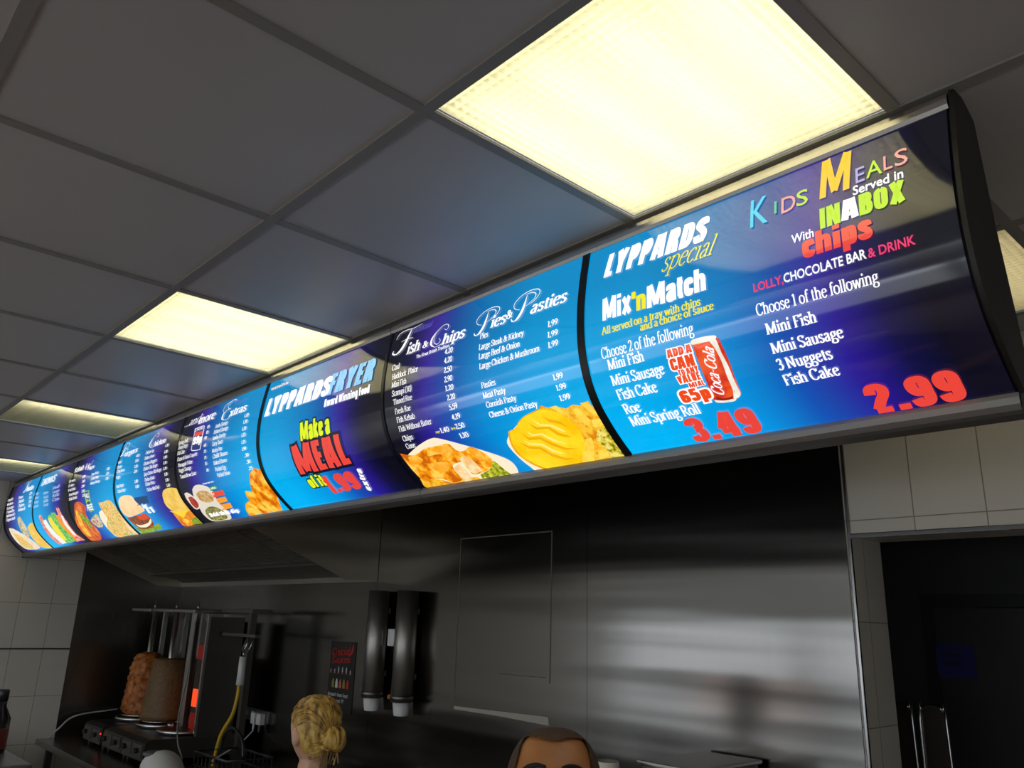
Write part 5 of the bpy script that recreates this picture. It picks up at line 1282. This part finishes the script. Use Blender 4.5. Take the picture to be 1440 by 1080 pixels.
# ------------------------------------------------------------------ people
def gauss(v, c, s): return math.exp(-sum(((a-b)/k)**2 for a, b, k in zip(v, c, s)))
def head_point(th, ph):
    """unit direction -> head surface, x right, y forward, z up, origin mid-head (metres)"""
    d = Vector((math.cos(ph)*math.sin(th), math.cos(ph)*math.cos(th), math.sin(ph)))
    e = 2.5; kk = (abs(d.x)**e + abs(d.y)**e + abs(d.z)**e)**(-1/e) if d.z > 0 else 1
    kk = 1 + (kk-1)*min(1, max(0, d.z)*4)
    p = Vector((d.x*.077*kk, d.y*.097*kk, d.z*.116*kk))
    if d.z > 0: p.x *= 1 + .03*d.z; p.y += -.006*d.z
    if d.z < 0:
        k = min(1, -d.z)
        p.x *= 1 - .34*k**1.6
        if d.y < 0: p.y *= 1 - .25*k
    q = p.copy()
    f = max(d.y, 0)
    q.y += f*(.008*gauss((p.x, p.z), (0, .018), (.05, .012))                 # brow ridge
            - .011*(gauss((p.x, p.z), (.032, -.004), (.017, .012)) + gauss((p.x, p.z), (-.032, -.004), (.017, .012)))   # eye sockets
            + .024*gauss((p.x, p.z), (0, -.034), (.013, .018)) + .012*gauss((p.x, p.z), (0, -.010), (.010, .022))      # nose
            + .006*gauss((p.x, p.z), (0, -.066), (.024, .007))                # lips
            + .010*gauss((p.x, p.z), (0, -.100), (.025, .014))                # chin
            - .004*gauss((p.x, p.z), (0, -.082), (.03, .006)))
    return q
def head_grid(n=56, m=40, sel=None, off=0):
    V = {}; F = []
    for j in range(m+1):
        ph = -math.pi/2 + math.pi*j/m
        for i in range(n): V[i, j] = head_point(2*math.pi*i/n, ph)
    for j in range(m):
        for i in range(n): F.append([(i, j), ((i+1) % n, j), ((i+1) % n, j+1), (i, j+1)])
    return V, F
def skin_chain(chain, edges, levels=1):
    me = bpy.data.meshes.new('chain'); me.from_pydata([c[0] for c in chain], edges, [])
    ob = bpy.data.objects.new('chain', me); COL.objects.link(ob)
    md = ob.modifiers.new('skin', 'SKIN'); md.use_smooth_shade = True
    for k, c in enumerate(chain):
        r = c[1] if isinstance(c[1], tuple) else (c[1], c[1])
        me.skin_vertices[0].data[k].radius = r
    me.skin_vertices[0].data[0].use_root = True
    sd = ob.modifiers.new('sub', 'SUBSURF'); sd.levels = sd.render_levels = levels
    dg = bpy.context.evaluated_depsgraph_get(); out = bpy.data.meshes.new_from_object(ob.evaluated_get(dg))
    bpy.data.objects.remove(ob); bpy.data.meshes.remove(me)
    return out
def person(label, head_c, face_yaw, tilt, skin, shirt, hairfn, build=1.0, hs=1.0):
    hc = Vector(head_c)
    root = thing('person', label, 'person', (hc.x, hc.y, 0))
    HR = Matrix.Rotation(face_yaw, 3, 'Z') @ Matrix.Rotation(tilt, 3, 'X')
    BR_ = Matrix.Rotation(face_yaw, 3, 'Z')
    base = Vector((hc.x, hc.y, 0)); H = hc.z - .125                 # shoulder line follows from the head height
    sz = hc.z - .29
    L = lambda x, y, z: base + BR_ @ Vector((x, y, 0)) + Vector((0, 0, z))
    b = build
    hip = sz - .50
    ch = [(L(0, -.01, hip), (.15*b, .10*b)), (L(0, -.01, hip+.18), (.135*b, .095*b)), (L(0, -.015, hip+.36), (.155*b, .11*b)), (L(0, -.02, sz-.02), (.10*b, .075*b)), (L(0, -.015, sz+.09), (.052, .052)), (L(0, 0, hc.z-.05), (.052, .055))]
    ed = [(0,1),(1,2),(2,3),(3,4),(4,5)]
    for sx in (-1, 1):
        n0 = len(ch)
        ch += [(L(sx*.165*b, -.02, sz-.03), .055*b), (L(sx*.215*b, -.02, sz-.30), .043*b), (L(sx*.20*b, .12, sz-.50), .034*b), (L(sx*.17*b, .20, sz-.53), (.02, .035))]
        ed += [(3, n0), (n0, n0+1), (n0+1, n0+2), (n0+2, n0+3)]
        for f in range(5):
            k = len(ch); a = (f-2)*.016
            if f == 0: pts = [(sx*.17*b - sx*.035, .215, sz-.53), (sx*.17*b - sx*.05, .245, sz-.535)]
            else: pts = [(sx*.17*b + sx*(a-.012), .25, sz-.535), (sx*.17*b + sx*(a-.014), .28-.004*abs(f-2), sz-.55)]
            ch += [(L(*pts[0]), .0095), (L(*pts[1]), .0085)]; ed += [(n0+3, k), (k, k+1)]
        n1 = len(ch)
        ch += [(L(sx*.09*b, 0, hip-.10), .085*b), (L(sx*.10*b, .01, hip-.43), .06*b), (L(sx*.10*b, -.01, .09), .04), (L(sx*.11*b, .14, .04), (.04, .03))]
        ed += [(0, n1), (n1, n1+1), (n1+1, n1+2), (n1+2, n1+3)]
    body = skin_chain(ch, ed)
    bm = bmesh.new(); bm.from_mesh(body); bpy.data.meshes.remove(body)
    V, F = head_grid()
    W = lambda p: hc + HR @ (p*hs)
    idx = {k: bm.verts.new(W(p)) for k, p in V.items()}
    for f in F:
        try: bm.faces.new([idx[k] for k in f])
        except ValueError: pass
    for sx in (-1, 1):                                           # ears belong to the body
        res = bmesh.ops.create_uvsphere(bm, u_segments=14, v_segments=10, radius=1)
        for v in res['verts']:
            q = Vector((sx*.082 + v.co.x*.013, -.012 + v.co.y*.019 + .004*v.co.z, -.012 + v.co.z*.031)); v.co = W(q)
    bmesh.ops.remove_doubles(bm, verts=bm.verts, dist=1e-5)
    for v in bm.verts: v.co -= base
    me = bpy.data.meshes.new('body'); bm.to_mesh(me); bm.free(); me.materials.append(skin)
    o = bpy.data.objects.new('body', me); COL.objects.link(o); o.parent = root
    md = o.modifiers.new('one_surface', 'REMESH'); md.mode = 'VOXEL'; md.voxel_size = .0065; md.use_smooth_shade = True
    sm = o.modifiers.new('soften', 'SMOOTH'); sm.factor = .5; sm.iterations = 3
    # clothes
    for nm, keep, mt in (('t_shirt', 'top', shirt), ('trousers', 'leg', M['trouser'])):
        if keep == 'top':
            c2 = [(L(0, -.01, hip-.06), (.172*b, .122*b)), (L(0, -.01, hip+.18), (.155*b, .115*b)), (L(0, -.015, hip+.36), (.172*b, .128*b)), (L(0, -.022, sz-.02), (.118*b, .092*b)), (L(0, -.028, sz+.035), (.075, .07))]
            e2 = [(0,1),(1,2),(2,3),(3,4)]
            for sx in (-1, 1):
                n0 = len(c2); c2 += [(L(sx*.168*b, -.02, sz-.03), .07*b), (L(sx*.20*b, -.02, sz-.22), .062*b)]; e2 += [(3, n0), (n0, n0+1)]
        else:
            c2 = [(L(0, -.01, hip-.02), (.165*b, .115*b))]; e2 = []
            for sx in (-1, 1):
                n0 = len(c2); c2 += [(L(sx*.09*b, 0, hip-.12), .10*b), (L(sx*.10*b, .01, hip-.43), .075*b), (L(sx*.10*b, -.01, .10), .06)]; e2 += [(0, n0), (n0, n0+1), (n0+1, n0+2)]
        mm = skin_chain(c2, e2); mm.transform(Matrix.Translation(-base)); mm.materials.clear(); mm.materials.append(mt)
        for p in mm.polygons: p.use_smooth = True; p.material_index = 0
        g = bpy.data.objects.new(nm, mm); COL.objects.link(g); g.parent = root
    for sx in (-1, 1):
        MB().ball(W(Vector((sx*.032, .080, -.004))), (.0125*hs,)*3, 0, 16, 12).build('eye', M['eye'], root)
    hairfn(root, W, HR)
    return root
M['trouser'] = mat('black_trousers', (.012,.012,.014), .8)
M['eye'] = mat('brown_eye', (.10,.05,.03), .2)
def hair_shell(root, W, test, off, mt, name='hair', rough=.0):
    V, F = head_grid(180, 128)
    mb = MB(); idx = {}
    for f in F:
        if not all(test(V[k]) for k in f): continue
        vs = []
        for k in f:
            if k not in idx:
                p = V[k]; d = p.normalized(); h = off(p) if callable(off) else off
                h += rough*noise.noise(p*60)
                idx[k] = mb.bm.verts.new(W(p + d*h))
            vs.append(idx[k])
        mb._face(vs, 0, True)
    bmesh.ops.remove_doubles(mb.bm, verts=mb.bm.verts, dist=1e-6)
    return mb.build(name, mt, root)
def skin_mat(name, a, b):
    m = mat(name, a, .45); n = noise_tex(m, coords(m), 16, 4)
    lk(m, ramp(m, n, [(.35, a), (.65, b)]), bsdf(m).inputs['Base Color'])
    bsdf(m).inputs['Subsurface Weight'].default_value = .08; bsdf(m).inputs['Subsurface Radius'].default_value = (.01, .004, .002)
    return m
# man: close cropped dark hair, brow raised to the camera
M['buzz'] = mat('cropped_dark_hair', (.035,.022,.014), .75)
n = noise_tex(M['buzz'], coords(M['buzz']), 900, 2); lk(M['buzz'], ramp(M['buzz'], n, [(.35,(.03,.018,.010)),(.7,(.12,.062,.027))]), bsdf(M['buzz']).inputs['Base Color'])
M['brow'] = mat('dark_brow_hair', (.010,.007,.005), .8)
def buzz(root, W, HR):
    hair_shell(root, W, lambda p: p.z > ((.060 + .42*min(abs(p.x), .042) - max(0, abs(p.x)-.048)*5) if p.y > .0 else (.060 - max(0, abs(p.x)-.048)*5 + p.y*1.6)), .0035, M['buzz'])
    for sx in (-1, 1):
        mb = MB(); pts = [Vector((sx*x, 0, z)) for x, z in ((.013, .014), (.025, .018), (.038, .0185), (.050, .015), (.058, .009))]
        q = []
        for v in catmull(pts, 5):
            th = math.asin(max(-1, min(1, v.x/.076))); ph = math.asin(v.z/.116)
            h = head_point(math.atan2(v.x/.076, math.sqrt(max(.01, 1-(v.x/.076)**2))), ph); q.append(W(h + Vector((0, .0015, 0))))
        n = len(q); mb.tube(q, [.0036*math.sin(math.pi*(.15+.8*i/(n-1))) + .0008 for i in range(n)], 8); mb.build('eyebrow', M['brow'], root)
person('person with close cropped dark hair looking up at the camera, bottom centre', MAN, math.atan2(-(0-MAN[0]), 0-MAN[1]), R(35), skin_mat('warm_brown_skin', (.36,.135,.035), (.46,.185,.055)), mat('dark_shirt', (.02,.02,.025), .8), buzz, 1.05, 1.08)
# woman: blonde hair swept back into a bun, seen from behind
M['blonde'] = mat('blonde_hair', (.5,.32,.1), .42)
mb_ = M['blonde']; tcg = coords(mb_)
wv = nd(mb_, 'ShaderNodeTexNoise'); mpn = nd(mb_, 'ShaderNodeMapping'); lk(mb_, tcg, mpn.inputs[0]); mpn.inputs['Scale'].default_value = (60, 60, 30); mpn.inputs['Rotation'].default_value = (.5, .9, .3); lk(mb_, mpn.outputs[0], wv.inputs['Vector']); wv.inputs['Scale'].default_value = 1; wv.inputs['Detail'].default_value = 4
lk(mb_, ramp(mb_, wv.outputs['Fac'], [(.34,(.16,.085,.02)),(.48,(.46,.27,.05)),(.66,(.70,.47,.12))]), bsdf(mb_).inputs['Base Color']); bump(mb_, wv.outputs['Fac'], .6, .006)
def bun(root, W, HR):
    cover = lambda p: p.z > (.055 if p.y > .05 else (.055-(.05-p.y)*.62 if p.y > -.03 else -.062))
    hair_shell(root, W, cover, lambda p: .006 + .004*max(0, -p.y/.1), M['blonde'], 'hair', .002)
    c = Vector((.012, -.112, -.022)); cd = c.normalized()
    # locks combed back from the hairline to the bun
    mb = MB()
    for k in range(120):
        th = random.uniform(-math.pi, math.pi); d0 = None
        for ph in [q*.05 for q in range(-14, 30)]:
            s_ = head_point(th, ph)
            if cover(s_): d0 = s_.normalized(); break
        if d0 is None: continue
        d0 = (d0 + Vector((0, 0, random.uniform(0, .5))) - Vector((0, random.uniform(0, .4), 0))).normalized()
        pts = []
        for q in range(11):
            t = q/10; d = (d0*(1-t) + cd*t + Vector((0, 0, .18*math.sin(math.pi*t)*(1 if d0.z > 0 else -.3)))).normalized()
            s_ = head_point(math.atan2(d.x, d.y), math.asin(max(-1, min(1, d.z))))
            pts.append(W(s_ + d*(.008 + .003*math.sin(math.pi*t))))
        r = random.uniform(.0022, .0048)
        mb.tube(pts, [r*(.35+.65*math.sin(math.pi*min(1, .12+q/12))) for q in range(11)], 6)
    mb.build('combed_locks', M['blonde'], root)
    mb = MB()
    mb.ball(W(c), (.036, .036, .036), 0, 22, 16)
    for v in mb.bm.verts: v.co += (v.co - W(c)).normalized() * .006 * noise.noise(v.co*50)
    mb.build('hair_bun', M['blonde'], root)
    mb = MB()
    for k in range(16):
        ax = Vector((random.uniform(-1, 1), random.uniform(-1, 1), random.uniform(-1, 1))).normalized(); u = ax.orthogonal().normalized(); w = ax.cross(u); rr = random.uniform(.038, .047)
        P_ = [c + (u*math.cos(t_) + w*math.sin(t_))*rr for t_ in [q*.32 for q in range(9)]]
        mb.tube([W(v) for v in P_], [.0015+.006*math.sin(math.pi*q/8) for q in range(9)], 6)
    mb.build('hair_twist', M['blonde'], root)
    mb = MB()
    for k in range(14):
        a = random.uniform(-1, 1); x = .04*a
        P_ = [Vector((x, -.095-.02*math.cos(a), -.05)), Vector((x*1.15, -.105, -.075)), Vector((x*1.2+random.uniform(-.01,.01), -.098, -.092-.015*random.random()))]
        mb.tube([W(v) for v in catmull(P_, 4)], .0013, 4)
    mb.build('loose_strands', M['blonde'], root)
person('person with blonde hair in a bun, seen from behind at the bottom left', WOMAN, WYAW, R(-6), skin_mat('fair_skin', (.60,.34,.22), (.68,.40,.27)), mat('dark_top', (.016,.016,.02), .8), bun, .88, .88)
